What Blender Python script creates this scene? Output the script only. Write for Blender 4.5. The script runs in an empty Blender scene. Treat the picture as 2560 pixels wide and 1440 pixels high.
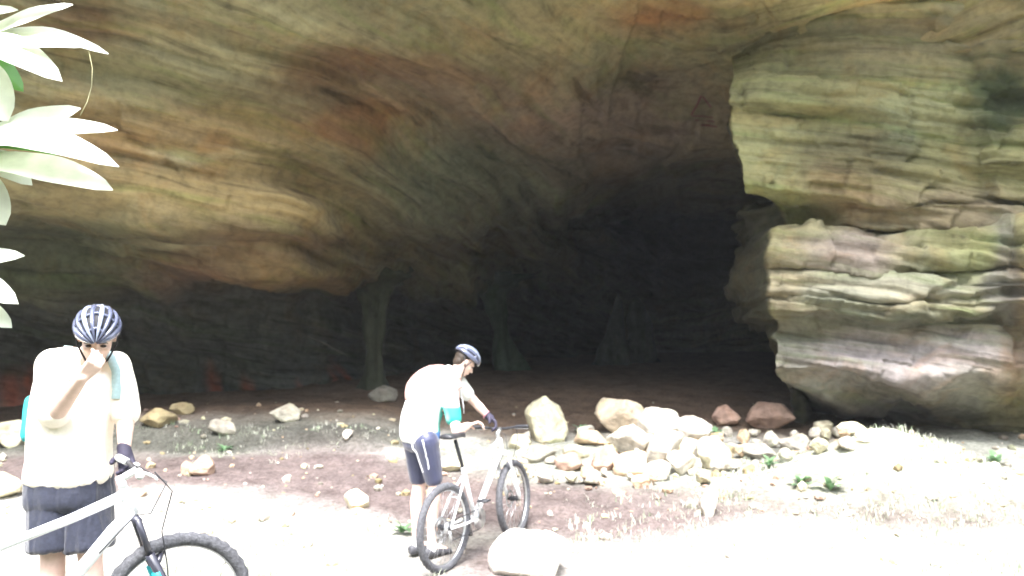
import bpy, bmesh, math, random
import numpy as np
from mathutils import Vector, Matrix, Quaternion
from mathutils.bvhtree import BVHTree

random.seed(7)
rng = np.random.default_rng(7)
S = bpy.context.scene
COL = S.collection
V = Vector

# ------------------------------------------------------------------ camera
FPX = 1971.0
EYE = V((0, 0, 1.55))
PITCH = math.atan(160 / FPX)
CP, SP = math.cos(PITCH), math.sin(PITCH)
cam_d = bpy.data.cameras.new('camera')
cam = bpy.data.objects.new('camera', cam_d)
COL.objects.link(cam)
cam.location = EYE
cam.rotation_euler = (math.pi / 2 + PITCH, 0, 0)
cam_d.sensor_width = 36
cam_d.lens = 36 * FPX / 2560
cam_d.clip_end = 500
cam_d.clip_start = 0.05
cam_d.dof.use_dof = True
cam_d.dof.focus_distance = 2.5
cam_d.dof.aperture_fstop = 3.4
S.camera = cam


def at(px, py, d):
    dx = (px - 1280) / FPX
    dy = (720 - py) / FPX
    r = V((dx, CP - dy * SP, SP + dy * CP))
    return EYE + r * (d / r.y)


# ------------------------------------------------------------------ noise
def _h(ix, iy, iz, seed):
    n = (ix * 73856093) ^ (iy * 19349663) ^ (iz * 83492791) ^ (seed * 2654435761)
    n = n & 0xffffffff
    n = ((n ^ (n >> 13)) * 1274126177) & 0xffffffff
    n = n ^ (n >> 16)
    n = (n * 2246822519) & 0xffffffff
    n = n ^ (n >> 15)
    return (n & 0xffff) / 32767.5 - 1.0


def vnoise(x, y, z, seed=0):
    x, y, z = np.broadcast_arrays(np.asarray(x, float), np.asarray(y, float), np.asarray(z, float))
    xi, yi, zi = np.floor(x).astype(np.int64), np.floor(y).astype(np.int64), np.floor(z).astype(np.int64)
    fx, fy, fz = x - xi, y - yi, z - zi
    u, v, w = [t * t * t * (t * (t * 6 - 15) + 10) for t in (fx, fy, fz)]
    r = 0
    for a in (0, 1):
        for b in (0, 1):
            for c in (0, 1):
                k = (u if a else 1 - u) * (v if b else 1 - v) * (w if c else 1 - w)
                r = r + k * _h(xi + a, yi + b, zi + c, seed)
    return r


def fbm(x, y, z, oct=4, seed=0, gain=0.5):
    r, a, t = 0, 1.0, 0
    for o in range(oct):
        k = 2.03 ** o
        r = r + a * vnoise(x * k, y * k, z * k, seed + o * 17)
        t += a
        a *= gain
    return r / t


def sstep(a, b, x):
    t = np.clip((x - a) / (b - a), 0, 1)
    return t * t * (3 - 2 * t)


# ------------------------------------------------------------------ tags
def tag(o, label=None, cat=None, group=None, kind=None):
    if label: o['label'] = label
    if cat: o['category'] = cat
    if group: o['group'] = group
    if kind: o['kind'] = kind
    return o


def empty(name, loc=(0, 0, 0)):
    o = bpy.data.objects.new(name, None)
    o.empty_display_size = .1
    COL.objects.link(o)
    o.location = loc
    return o


def link_mesh(name, me, mat=None, parent=None, smooth=True):
    o = bpy.data.objects.new(name, me)
    COL.objects.link(o)
    if mat: me.materials.append(mat)
    if smooth:
        me.polygons.foreach_set('use_smooth', [True] * len(me.polygons))
    if parent is not None:
        o.parent = parent
        o.matrix_parent_inverse = Matrix.Translation(-V(parent.location)) if parent.rotation_euler == (0, 0, 0) else parent.matrix_basis.inverted()
    return o


def np_mesh(name, verts, faces):
    me = bpy.data.meshes.new(name)
    me.from_pydata(verts.tolist() if hasattr(verts, 'tolist') else verts, [], faces.tolist() if hasattr(faces, 'tolist') else faces)
    return me


def set_tint(me, cols):
    a = me.attributes.new('tint', 'FLOAT_COLOR', 'POINT')
    c = np.ones((len(cols), 4), np.float32)
    c[:, :3] = cols
    a.data.foreach_set('color', c.ravel())


# ------------------------------------------------------------------ materials
def new_mat(name):
    m = bpy.data.materials.new(name)
    m.use_nodes = True
    nt = m.node_tree
    b = nt.nodes['Principled BSDF']
    return m, nt, b


def N(nt, t, **kw):
    n = nt.nodes.new(t)
    for k, v in kw.items():
        if k.startswith('i_'):
            key = k[2:]
            n.inputs[int(key) if key.isdigit() else key.replace('_', ' ')].default_value = v
        else:
            setattr(n, k, v)
    return n


def ramp(nt, stops):
    r = nt.nodes.new('ShaderNodeValToRGB')
    e = r.color_ramp.elements
    e[0].position, e[0].color = stops[0][0], (*stops[0][1], 1)
    e[1].position, e[1].color = stops[-1][0], (*stops[-1][1], 1)
    for p, c in stops[1:-1]:
        x = e.new(p)
        x.color = (*c, 1)
    return r


def mul(nt, a, b, fac=1.0, mode='MULTIPLY'):
    m = nt.nodes.new('ShaderNodeMix')
    m.data_type = 'RGBA'
    m.blend_type = mode
    if isinstance(fac, (int, float)): m.inputs[0].default_value = fac
    else: nt.links.new(fac, m.inputs[0])
    for k, s in ((6, a), (7, b)):
        if isinstance(s, tuple): m.inputs[k].default_value = (*s, 1)
        else: nt.links.new(s, m.inputs[k])
    return m.outputs[2]


def rock_material(name, rot=(0.0, 0.0, 0.0), stretch=(0.2, 0.3, 3.0), base=None, strata=1.0, bump=0.5, bed=True):
    m, nt, b = new_mat(name)
    L = nt.links.new
    tc = N(nt, 'ShaderNodeTexCoord')
    mp = N(nt, 'ShaderNodeMapping')
    mp.inputs['Rotation'].default_value = rot
    mp.inputs['Scale'].default_value = stretch
    if bed:
        ba = N(nt, 'ShaderNodeAttribute', attribute_name='bed')
        L(ba.outputs['Vector'], mp.inputs[0])
    else:
        L(tc.outputs['Object'], mp.inputs[0])
    n1 = N(nt, 'ShaderNodeTexNoise', i_Scale=1.2, i_Detail=9.0, i_Roughness=.6, i_Distortion=.25)
    L(mp.outputs[0], n1.inputs['Vector'])
    n1b = N(nt, 'ShaderNodeTexNoise', i_Scale=3.4, i_Detail=7.0, i_Roughness=.6, i_Distortion=.2)
    L(mp.outputs[0], n1b.inputs['Vector'])
    n2 = N(nt, 'ShaderNodeTexNoise', i_Scale=7.0, i_Detail=8.0, i_Roughness=.65)
    L(tc.outputs['Object'], n2.inputs['Vector'])
    n3 = N(nt, 'ShaderNodeTexNoise', i_Scale=.9, i_Detail=6.0, i_Roughness=.6, i_Distortion=1.5)
    L(tc.outputs['Object'], n3.inputs['Vector'])
    n4 = N(nt, 'ShaderNodeTexNoise', i_Scale=2.2, i_Detail=5.0, i_Roughness=.55, i_Distortion=.6)
    L(mp.outputs[0], n4.inputs['Vector'])
    if base is None:
        at_ = N(nt, 'ShaderNodeAttribute', attribute_name='tint')
        c = at_.outputs['Color']
    else:
        rg = N(nt, 'ShaderNodeRGB')
        rg.outputs[0].default_value = (*base, 1)
        c = rg.outputs[0]
    r1 = ramp(nt, [(.25, (.52, .48, .46)), (.42, (.88, .85, .82)), (.55, (1.08, 1.06, 1.02)), (.75, (1.35, 1.3, 1.18))])
    L(n1.outputs[0], r1.inputs[0])
    c = mul(nt, c, r1.outputs[0], strata)
    r1b = ramp(nt, [(.34, (.42, .40, .38)), (.43, (.92, .91, .9)), (.55, (1.02, 1.02, 1)), (.72, (1.28, 1.25, 1.15))])
    L(n1b.outputs[0], r1b.inputs[0])
    c = mul(nt, c, r1b.outputs[0], .75 * strata)
    r2 = ramp(nt, [(.3, (.6, .6, .6)), (.5, (1, 1, 1)), (.72, (1.3, 1.3, 1.3))])
    L(n2.outputs[0], r2.inputs[0])
    c = mul(nt, c, r2.outputs[0], .8)
    # iron staining and moss
    r3 = ramp(nt, [(.5, (0, 0, 0)), (.68, (.5, .5, .5))])
    L(n3.outputs[0], r3.inputs[0])
    c = mul(nt, c, mul(nt, c, (1.12, .85, .66)), r3.outputs[0], 'MIX')
    r4 = ramp(nt, [(.52, (0, 0, 0)), (.7, (.6, .6, .6))])
    L(n4.outputs[0], r4.inputs[0])
    c = mul(nt, c, mul(nt, c, (.72, .92, .6)), r4.outputs[0], 'MIX')
    L(c, b.inputs['Base Color'])
    b.inputs['Roughness'].default_value = .92
    b.inputs['Specular IOR Level'].default_value = .2
    b1 = N(nt, 'ShaderNodeBump', i_Strength=bump, i_Distance=.10)
    L(n1b.outputs[0], b1.inputs['Height'])
    b2 = N(nt, 'ShaderNodeBump', i_Strength=bump * .8, i_Distance=.05)
    L(n2.outputs[0], b2.inputs['Height'])
    L(b1.outputs[0], b2.inputs['Normal'])
    L(b2.outputs[0], b.inputs['Normal'])
    return m


def simple_mat(name, col, rough=.6, metal=0.0, var=.12, scale=12.0, spec=.4, bump=0.0, attr=False, coat=0.0, sheen=0.0):
    m, nt, b = new_mat(name)
    L = nt.links.new
    tc = N(nt, 'ShaderNodeTexCoord')
    n = N(nt, 'ShaderNodeTexNoise', i_Scale=scale, i_Detail=5.0, i_Roughness=.6)
    L(tc.outputs['Object'], n.inputs['Vector'])
    r = ramp(nt, [(.3, (1 - var,) * 3), (.7, (1 + var,) * 3)])
    L(n.outputs[0], r.inputs[0])
    if attr:
        a = N(nt, 'ShaderNodeAttribute', attribute_name='tint')
        c = mul(nt, a.outputs['Color'], r.outputs[0])
    else:
        c = mul(nt, tuple(col), r.outputs[0])
    L(c, b.inputs['Base Color'])
    b.inputs['Roughness'].default_value = rough
    b.inputs['Metallic'].default_value = metal
    b.inputs['Specular IOR Level'].default_value = spec
    if coat: b.inputs['Coat Weight'].default_value = coat
    if sheen: b.inputs['Sheen Weight'].default_value = sheen
    if bump:
        bp = N(nt, 'ShaderNodeBump', i_Strength=bump, i_Distance=.02)
        L(n.outputs[0], bp.inputs['Height'])
        L(bp.outputs[0], b.inputs['Normal'])
    return m


# ------------------------------------------------------------------ terrain
_ty = np.linspace(-40, 60, 2001)
_tz = np.interp(_ty, [-40, -16, -5, 0, 3, 4, 5.2, 6.3, 7.3, 8.5, 10, 11, 13, 15, 20, 28, 60],
                [26, 11, 1.0, -.15, 0, .03, -.08, -.17, -.11, .08, .27, .39, .62, .86, 1.2, 1.5, 2.0])  # unseen rise behind the camera, added to block low sky light
_k = np.ones(13) / 13
_tz = np.convolve(np.pad(_tz, 6, mode='edge'), _k, mode='valid')


def gz(x, y):
    x = np.asarray(x, float); y = np.asarray(y, float)
    z = np.interp(y, _ty, _tz)
    z = z + .50 * np.exp(-((x - 4.15) / 1.05) ** 2 - ((y - 8.75) / .7) ** 2) + .12 * np.exp(-((x - 4.0) / 2.2) ** 2 - ((y - 8.2) / .9) ** 2)
    win = sstep(-6.5, -5.2, x) * (1 - sstep(-2.1, -1.3, x))
    z = z + .20 * win * sstep(9.9, 10.3, y + .25 * vnoise(x * .9, 3, 0, 5)) * (1 - sstep(12, 14, y))
    # rubble rise under the rock pile
    z = z + .12 * np.exp(-((x - 1.7) / 1.0) ** 2 - ((y - 10.2) / .8) ** 2)
    near = np.exp(-((x + 1.6) / 1.2) ** 2 - ((y - 3.6) / .8) ** 2) + np.exp(-((x + .35) / .7) ** 2 - ((y - 6.8) / .9) ** 2)
    z = z + (.07 * fbm(x * .55, y * .55, 0, 4, 3) + .02 * vnoise(x * 4, y * 4, 0, 9)) * (1 - .85 * np.clip(near, 0, 1))
    # unseen side slopes, added to hold back low sky light
    z = z + .35 * np.clip(np.abs(x) - 11, 0, None) * (1 - sstep(2, 8, y))
    return z


def gzf(x, y): return float(gz(x, y))


def ground_hit(px, py):
    d = 2.0
    while d < 32:
        p = at(px, py, d)
        if p.z <= gzf(p.x, p.y):
            return p
        d += .02
    return at(px, py, 14)


def axis(parts):
    out = []
    for a, b, st in parts:
        out += list(np.arange(a, b, st))
    return np.array(out + [parts[-1][1]])


gx = axis([(-40, -12, 1.0), (-12, -6, .25), (-6, 7, .055), (7, 14, .25), (14, 40, 1.0)])
gy = axis([(-40, -6, 1.0), (-6, 2.5, .25), (2.5, 11.5, .055), (11.5, 16, .1), (16, 45, .5)])
GX, GY = np.meshgrid(gx, gy)
GZ = gz(GX, GY) + .025 * fbm(GX * 2.5, GY * 2.5, 0, 3, 21) * sstep(2, 4, GY)
nu, nv = len(gx), len(gy)
idx = np.arange(nu * nv).reshape(nv, nu)
fc = np.stack([idx[:-1, :-1], idx[:-1, 1:], idx[1:, 1:], idx[1:, :-1]], -1).reshape(-1, 4)
gv = np.stack([GX, GY, GZ], -1).reshape(-1, 3)
me = np_mesh('ground', gv, fc)
# soil colour: red trodden path, pale dry foreground, brown cave floor
pn = .5 * fbm(GX * .8, GY * .8, 1, 4, 31)
pathc = np.interp(GX, [-8, -4, -2, -.5, 1, 3, 5, 9], [9.2, 9.2, 9.1, 8.2, 7.9, 7.9, 7.9, 7.6])
pw = np.interp(GX, [-8, -4, -2, -.5, 1, 3, 5, 9], [.8, .9, 1.0, 1.2, .75, .55, .45, .5])
path = 1 - sstep(.5, 1.4, np.abs(GY - pathc + pn * .8) / pw)
path = np.maximum(path, np.exp(-((GX + .1) / .55) ** 2 - ((GY - 6.6) / .9) ** 2) * 1.0)
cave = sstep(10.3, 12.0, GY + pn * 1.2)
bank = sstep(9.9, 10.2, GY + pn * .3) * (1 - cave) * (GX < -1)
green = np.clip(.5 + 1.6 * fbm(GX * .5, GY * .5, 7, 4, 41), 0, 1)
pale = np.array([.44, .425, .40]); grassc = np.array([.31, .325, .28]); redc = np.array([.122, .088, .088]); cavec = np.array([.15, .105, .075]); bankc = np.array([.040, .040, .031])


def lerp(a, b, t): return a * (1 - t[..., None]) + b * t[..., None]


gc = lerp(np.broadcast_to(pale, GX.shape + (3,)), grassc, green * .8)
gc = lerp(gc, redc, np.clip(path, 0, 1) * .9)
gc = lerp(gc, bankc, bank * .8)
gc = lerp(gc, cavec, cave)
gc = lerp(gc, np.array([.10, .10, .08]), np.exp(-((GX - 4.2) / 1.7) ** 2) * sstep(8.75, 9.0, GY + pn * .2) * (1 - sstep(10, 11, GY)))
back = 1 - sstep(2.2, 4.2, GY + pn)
gc = lerp(gc, np.array([.045, .06, .025]), back)  # unseen ground behind, darkened to cut bounce light onto the roof
gc = lerp(gc, np.array([.42, .44, .36]), np.exp(-((GX - 4.1) / 1.6) ** 2 - ((GY - 8.3) / .6) ** 2))
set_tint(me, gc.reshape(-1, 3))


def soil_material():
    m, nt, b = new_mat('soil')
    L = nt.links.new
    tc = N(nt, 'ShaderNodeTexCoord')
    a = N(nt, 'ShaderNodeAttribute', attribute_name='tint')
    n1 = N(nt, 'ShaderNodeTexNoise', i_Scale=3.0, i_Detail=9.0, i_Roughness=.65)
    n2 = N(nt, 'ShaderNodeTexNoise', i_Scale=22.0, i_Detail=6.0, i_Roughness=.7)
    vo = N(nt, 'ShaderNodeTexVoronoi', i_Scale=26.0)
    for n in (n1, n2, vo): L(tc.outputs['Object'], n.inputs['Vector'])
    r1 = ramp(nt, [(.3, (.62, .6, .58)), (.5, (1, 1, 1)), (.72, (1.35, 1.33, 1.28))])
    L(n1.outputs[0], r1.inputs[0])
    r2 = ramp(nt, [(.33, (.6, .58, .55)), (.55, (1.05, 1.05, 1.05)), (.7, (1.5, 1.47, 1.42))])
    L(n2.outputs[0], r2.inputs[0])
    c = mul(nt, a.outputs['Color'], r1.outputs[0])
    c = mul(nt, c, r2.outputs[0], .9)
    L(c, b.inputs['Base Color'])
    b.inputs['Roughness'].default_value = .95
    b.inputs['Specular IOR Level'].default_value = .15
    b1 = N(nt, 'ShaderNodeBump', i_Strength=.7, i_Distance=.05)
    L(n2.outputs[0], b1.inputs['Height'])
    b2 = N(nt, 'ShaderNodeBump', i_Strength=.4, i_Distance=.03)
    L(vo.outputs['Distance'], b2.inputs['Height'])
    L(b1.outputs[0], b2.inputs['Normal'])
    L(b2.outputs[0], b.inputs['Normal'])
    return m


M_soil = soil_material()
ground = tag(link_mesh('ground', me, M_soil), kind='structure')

# ------------------------------------------------------------------ cave rock
def blur2(a, ry, rx):
    def b1(a, r, ax):
        if r < 1: return a
        k = np.exp(-.5 * (np.arange(-3 * r, 3 * r + 1) / r) ** 2); k /= k.sum()
        pad = [(0, 0)] * a.ndim; pad[ax] = (3 * r, 3 * r)
        ap = np.pad(a, pad, mode='edge')
        return np.apply_along_axis(lambda v: np.convolve(v, k, mode='valid'), ax, ap)
    return b1(b1(a, ry, 0), rx, 1)


def interp2(cx, cy, D, X, Y):
    t = np.array([np.interp(X, cx, row) for row in D])           # rows x X
    return np.array([np.interp(Y, cy, t[:, j]) for j in range(len(X))]).T


def ray_points(PX, PY, D):
    dx = (PX - 1280) / FPX; dy = (720 - PY) / FPX
    ry = CP - dy * SP; rz = SP + dy * CP
    k = D / ry
    return np.stack([dx * k, D + 0 * k, EYE.z + rz * k], -1)


def grid_normals(P):
    du = np.gradient(P, axis=1); dv = np.gradient(P, axis=0)
    n = np.cross(du, dv)
    n /= np.linalg.norm(n, axis=-1, keepdims=True) + 1e-9
    return n


def bedding(P, right=False, seed=0):
    """u along the layers, w into the rock, s across the layers (layers sag and rise gently)"""
    x, y, z = P[..., 0], P[..., 1], P[..., 2]
    w = .30 * fbm(x * .22, y * .22, z * .25, 3, seed + 3) + .05 * fbm(x * .9, y * .9, z * .6, 2, seed + 4)
    if right:
        s_ = z + .19 * x + .05 * y + w * .3
        u = x - .19 * z
    else:
        s_ = z - .15 * np.sqrt((x - 3.4) ** 2 + 1.5) + .06 * y + w
        u = x
    return np.stack([u, y, s_], -1)


def strata(P, B, a_big, a_mid, a_fine, a_iso, seed=0):
    u, y, s_ = B[..., 0], B[..., 1], B[..., 2]
    big = fbm(u * .17, y * .22, s_ * 1.25, 3, seed)
    mid = fbm(u * .32, y * .4, s_ * 3.6, 3, seed + 50)
    fine = fbm(u * 1.0, y * 1.2, s_ * 10, 3, seed + 120)
    iso = fbm(P[..., 0] * .6, P[..., 1] * .6, P[..., 2] * .6, 4, seed + 90)
    return a_big * np.tanh(3.5 * big) + a_mid * np.tanh(5 * mid) + a_fine * fine + a_iso * iso


def blocks(B, ls, us, seed):
    u, y, s_ = B[..., 0], B[..., 1], B[..., 2]
    l = np.floor(s_ * ls + .25 * vnoise(u * .5, y * .5, s_ * 0, seed)).astype(np.int64)
    jit = .35 * vnoise(s_ * 3.0, u * .7, y * .7, seed + 2)
    b = np.floor(u * us + 3.7 * _h(l, l * 0, l * 0, seed + 1) + jit).astype(np.int64)
    return _h(b, l, l * 0, seed + 3)


def set_bed(me, B):
    a = me.attributes.new('bed', 'FLOAT_VECTOR', 'POINT')
    a.data.foreach_set('vector', B.astype(np.float32).ravel())


def gauss_tint(base, PX, PY, blobs):
    c = np.broadcast_to(np.array(base), PX.shape + (3,)).copy()
    wob = 60 * fbm(PX / 170, PY / 90, 0, 4, 77)
    wob2 = 30 * fbm(PX / 120, PY / 60, 5, 4, 78)
    for (px, py, sx, sy, col, w) in blobs:
        g = np.clip(1.5 * w * np.exp(-(((PX + wob - px) / sx) ** 2 + ((PY + wob2 - py) / sy) ** 2)), 0, w)
        c = lerp(c, np.array(col), g)
    return c


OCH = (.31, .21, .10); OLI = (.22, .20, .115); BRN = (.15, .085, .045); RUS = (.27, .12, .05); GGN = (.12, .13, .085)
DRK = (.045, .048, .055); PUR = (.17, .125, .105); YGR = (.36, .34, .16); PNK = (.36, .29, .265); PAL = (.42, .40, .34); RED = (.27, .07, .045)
WGR = (.085, .09, .10); CRM = (.46, .42, .26)

M_rock = rock_material('sandstone')
cx = [-3200, -900, -300, 100, 400, 700, 1000, 1300, 1500, 1700, 1850, 2000, 2300, 2600, 3300, 5600]
cy = [-200, 0, 150, 225, 300, 430, 500, 550, 600, 680, 705, 745, 900, 1060]
D = [
    [5.0, 6.5, 7.5, 8.2, 8.3, 8.4, 8.6, 8.8, 9.0, 9.2, 9.3, 9.3, 9.0, 8.6, 7.5, 6.0],
    [5.0, 7.0, 8.0, 8.6, 8.8, 9.0, 9.4, 9.8, 10, 10.2, 10.3, 10.2, 9.8, 9.2, 8.0, 6.0],
    [5.0, 7.2, 8.2, 9.0, 9.2, 9.6, 10.2, 10.8, 11.1, 11.3, 11.2, 10.6, 10.2, 9.6, 8.2, 6.0],
    [5.0, 7.3, 8.3, 9.1, 9.35, 9.85, 10.65, 11.5, 11.95, 12.1, 11.7, 10.55, 10.0, 9.5, 8.2, 6.1],
    [5.0, 7.5, 8.4, 9.2, 9.5, 10.1, 11.1, 12.2, 12.8, 13.1, 12.9, 12.0, 11.0, 10.4, 9, 6.2],
    [5.0, 7.8, 8.6, 9.4, 9.8, 10.6, 12.2, 13.8, 14.2, 14.3, 14.3, 15.0, 15, 14, 12, 6.3],
    [5.0, 8.0, 9.0, 9.8, 9.9, 10.8, 13.0, 15.0, 16.6, 19, 19.5, 20, 18, 16, 13, 6.4],
    [5.0, 8.4, 10.3, 10.8, 10.1, 11.0, 13.5, 15.8, 22, 27, 27, 25, 20, 18, 14, 6.5],
    [5.0, 9.0, 11.5, 12.0, 11.3, 11.2, 13.9, 16.8, 20, 27, 28, 27, 22, 19, 14, 6.5],
    [5.0, 9.5, 12.3, 12.8, 12.0, 11.6, 14.3, 17.6, 21, 29, 30, 29, 24, 20, 14, 6.5],
    [5.0, 9.8, 12.4, 13.0, 12.4, 12.0, 14.6, 18.2, 22, 29, 30, 29, 24, 20, 14, 6.5],
    [5.0, 10., 12.6, 13.3, 13.9, 14.7, 17.0, 20.5, 26, 30, 31, 30, 25, 20, 14, 6.5],
    [5.0, 10.5, 13.0, 13.6, 14.3, 15.1, 17.6, 22, 27, 31, 32, 31, 26, 20, 14, 6.5],
    [5.0, 10.5, 13.0, 13.6, 14.3, 15.1, 17.6, 22, 27, 31, 32, 31, 26, 20, 14, 6.5],
]
X = axis([(-3200, -600, 60), (-600, -60, 18), (-60, 1990, 6), (1990, 2640, 9), (2640, 5600, 60)])
Y = axis([(-200, -20, 15), (-20, 1060, 6)])
PX, PY = np.meshgrid(X, Y)
# the lip on the left runs down to the right, so shift rows with x
shear = np.interp(X, [-3200, -300, 100, 450, 700, 1000, 1300, 5600], [0, -25, -20, 10, 60, 30, 0, 0])[None, :] * sstep(420, 520, PY) * (1 - sstep(640, 760, PY))
Dg = np.array([[0.0] * len(X)] * len(Y))
tcol = np.array([np.interp(X, cx, r) for r in D])
for j in range(len(X)):
    Dg[:, j] = np.interp(Y - shear[:, j], cy, tcol[:, j])
Dg = blur2(Dg, 3, 5)
P = ray_points(PX, PY, Dg)
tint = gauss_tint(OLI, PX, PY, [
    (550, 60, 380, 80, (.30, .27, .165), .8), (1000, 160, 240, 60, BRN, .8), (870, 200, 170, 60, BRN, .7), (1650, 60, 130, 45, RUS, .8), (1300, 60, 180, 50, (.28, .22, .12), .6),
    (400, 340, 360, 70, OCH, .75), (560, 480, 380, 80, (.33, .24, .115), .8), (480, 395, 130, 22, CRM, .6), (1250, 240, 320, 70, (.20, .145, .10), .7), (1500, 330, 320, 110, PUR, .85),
    (1150, 440, 260, 90, (.11, .12, .085), .85), (1300, 570, 280, 130, (.115, .115, .085), .8), (900, 310, 130, 35, RUS, .6), (620, 610, 330, 45, BRN, .75), (700, 690, 160, 40, OCH, .8), (430, 690, 130, 45, (.30, .19, .13), .8), (400, 605, 100, 16, CRM, .7),  # cool dark tints at the centre paint shade into the roof
    (110, 640, 220, 110, GGN, .9), (150, 600, 250, 80, GGN, .6), (1690, 610, 230, 150, DRK, .95), (2050, 8, 430, 30, (.55, .46, .24), .9), (2200, 90, 330, 60, (.30, .22, .11), .6), (1900, 190, 120, 40, OLI, .6),  # tunnel gloom painted dark; brow edge painted lighter where more daylight falls
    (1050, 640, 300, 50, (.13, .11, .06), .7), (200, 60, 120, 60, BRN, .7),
    (500, 900, 800, 120, WGR, .9), (1300, 880, 400, 120, (.07, .085, .07), .9),  # dark tints put the recess shade into the low back wall
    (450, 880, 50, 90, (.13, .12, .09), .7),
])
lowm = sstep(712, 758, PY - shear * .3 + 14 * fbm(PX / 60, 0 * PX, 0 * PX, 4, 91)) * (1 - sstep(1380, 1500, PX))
tint = lerp(tint, np.array((.105, .108, .105)), .85 * lowm)  # shade of the recess under the lip, painted as darker rock
for (rx, rw_, r0) in ((50, 26, 930), (85, 14, 915), (534, 13, 920), (548, 9, 945), (618, 12, 950), (632, 9, 965), (738, 7, 960), (838, 9, 930), (858, 10, 915)):
    g_ = np.exp(-((PX + 10 * fbm(PY / 60, PX / 300, 0 * PX + rx, 3, 95) - rx - .12 * (PY - 960)) / rw_) ** 2) * sstep(r0 - 30, r0 + 40, PY)
    tint = lerp(tint, np.array((.36, .11, .075)), .85 * g_)
nrm = grid_normals(P)
# du x dv : x right, rows go down -> normal; make it face the camera side
tocam = np.array(EYE)[None, None, :] - P
sg = np.sign((nrm * tocam).sum(-1, keepdims=True))
nrm = nrm * sg
nrm = blur2(nrm.reshape(*nrm.shape[:2], 3)[..., 0], 3, 3)[..., None] * [1, 0, 0] + blur2(nrm[..., 1], 3, 3)[..., None] * [0, 1, 0] + blur2(nrm[..., 2], 3, 3)[..., None] * [0, 0, 1]
nrm /= np.linalg.norm(nrm, axis=-1, keepdims=True) + 1e-9
bedP = bedding(P, False, 11)
sd = strata(P, bedP, .24, .085, .04, .12, 11) + .055 * blocks(bedP, 1.5, .55, 811) + .03 * blocks(bedP, 5.0, 1.3, 821)
P = P + nrm * (sd * np.clip(Dg / 12, .6, 1.6))[..., None]
# vertical seams / fluting on the low back wall
low = sstep(730, 790, PY)
P[..., 1] -= low * .6 * np.abs(fbm(P[..., 0] * 1.6, P[..., 1] * .3, P[..., 2] * .35, 4, 200))
# brow and the cliff above it
rows = [P]
P0 = P[0]
wv = .9 * fbm(P0[:, 0] * .45, 0 * P0[:, 0], 0 * P0[:, 0] + 2, 4, 300)
BROW = 4.75
extra = []
for (yy, zz) in ((16.0, 26.0), (10.0, 23.0), (7.6, 16.0), (6.4, 11.5), (6.05, 9.6), (6.1, 8.8), (6.7, 8.2), (7.6, 7.3)):
    e = np.stack([P0[:, 0] * 1.0, np.minimum(yy + wv * (1.0 if zz < 12 else 2.0), P0[:, 1] + (30 if zz > 12 else -.15 + 0 * zz)), np.full(len(P0), zz) + .4 * wv], -1)
    extra.append(e)
allP = np.concatenate([np.array(extra), P], 0)
allB = bedding(allP, False, 11)
allB[len(extra):] = bedP
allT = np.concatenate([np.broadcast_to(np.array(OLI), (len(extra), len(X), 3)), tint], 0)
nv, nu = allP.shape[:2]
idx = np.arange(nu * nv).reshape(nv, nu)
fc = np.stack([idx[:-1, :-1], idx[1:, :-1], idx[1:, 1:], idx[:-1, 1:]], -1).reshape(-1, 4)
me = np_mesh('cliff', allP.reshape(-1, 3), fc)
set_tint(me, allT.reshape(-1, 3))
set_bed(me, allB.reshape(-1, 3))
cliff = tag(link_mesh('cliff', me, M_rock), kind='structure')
cliff_bvh = BVHTree.FromPolygons([V(p) for p in allP.reshape(-1, 3)], fc.tolist())

# buttress at the right of the mouth
prof = [(-60, 1835, 10.2), (110, 1832, 10.25), (195, 1828, 10.3), (240, 1825, 10.3), (350, 1838, 10.32), (470, 1858, 10.36), (494, 1870, 10.38), (503, 1925, 10.68), (530, 1955, 10.8), (560, 1968, 10.85), (578, 1968, 10.8),
        (592, 1935, 10.25), (640, 1926, 10.15), (668, 1926, 10.2), (682, 1926, 10.32), (700, 1924, 10.15), (735, 1924, 10.12), (748, 1924, 10.25), (760, 1924, 10.16), (788, 1926, 10.2), (802, 1936, 10.62),
        (830, 1940, 10.62), (930, 1942, 10.55), (952, 1950, 10.7), (985, 1975, 11.1), (1030, 1985, 11.6), (1090, 1985, 11.8), (1150, 1985, 11.8)]
by = np.array([p[0] for p in prof]); be = np.array([p[1] for p in prof]); bd = np.array([p[2] for p in prof])
YB = axis([(-60, 180, 8), (180, 1150, 4)])
off = axis([(0, 60, 4), (60, 700, 6), (700, 1400, 25)])
PYb = np.repeat(YB[:, None], len(off), 1)
OF = np.repeat(off[None, :], len(YB), 0)
rowwarp = 14 * fbm(OF / 150, PYb / 600, 3, 4, 401) + np.interp(off, [0, 100, 300, 620, 1400], [0, 0, -6, 12, 20])[None, :] * sstep(480, 560, PYb)
yy = PYb + rowwarp
Eg = np.interp(yy, by, be) + 7 * fbm(PYb / 40, 0 * PYb, 0 * PYb, 4, 402)
Db = np.interp(yy, by, bd)
base_ = np.interp(yy, [494, 592], [10.38, 10.25])
inr = (yy > 494) & (yy < 592)
Db = np.where(inr, base_ + (Db - base_) * (1 - .88 * sstep(40, 190, OF)), Db)
Db = Db + .30 * np.exp(-((yy - 576) / 8) ** 2) * sstep(70, 200, OF)
Db = Db + np.interp(off, [0, 20, 80, 300, 520, 600, 640, 760, 1400], [.0, .0, -.1, -.30, -.45, -.50, -.66, -.8, -2.0])[None, :]
Db = Db + 1.2 * np.exp(-OF / 170) * (1 - sstep(120, 250, PYb))
Db = Db + .25 * np.exp(-((OF - 690) / 60) ** 2 - ((PYb - 240) / 60) ** 2)
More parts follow.
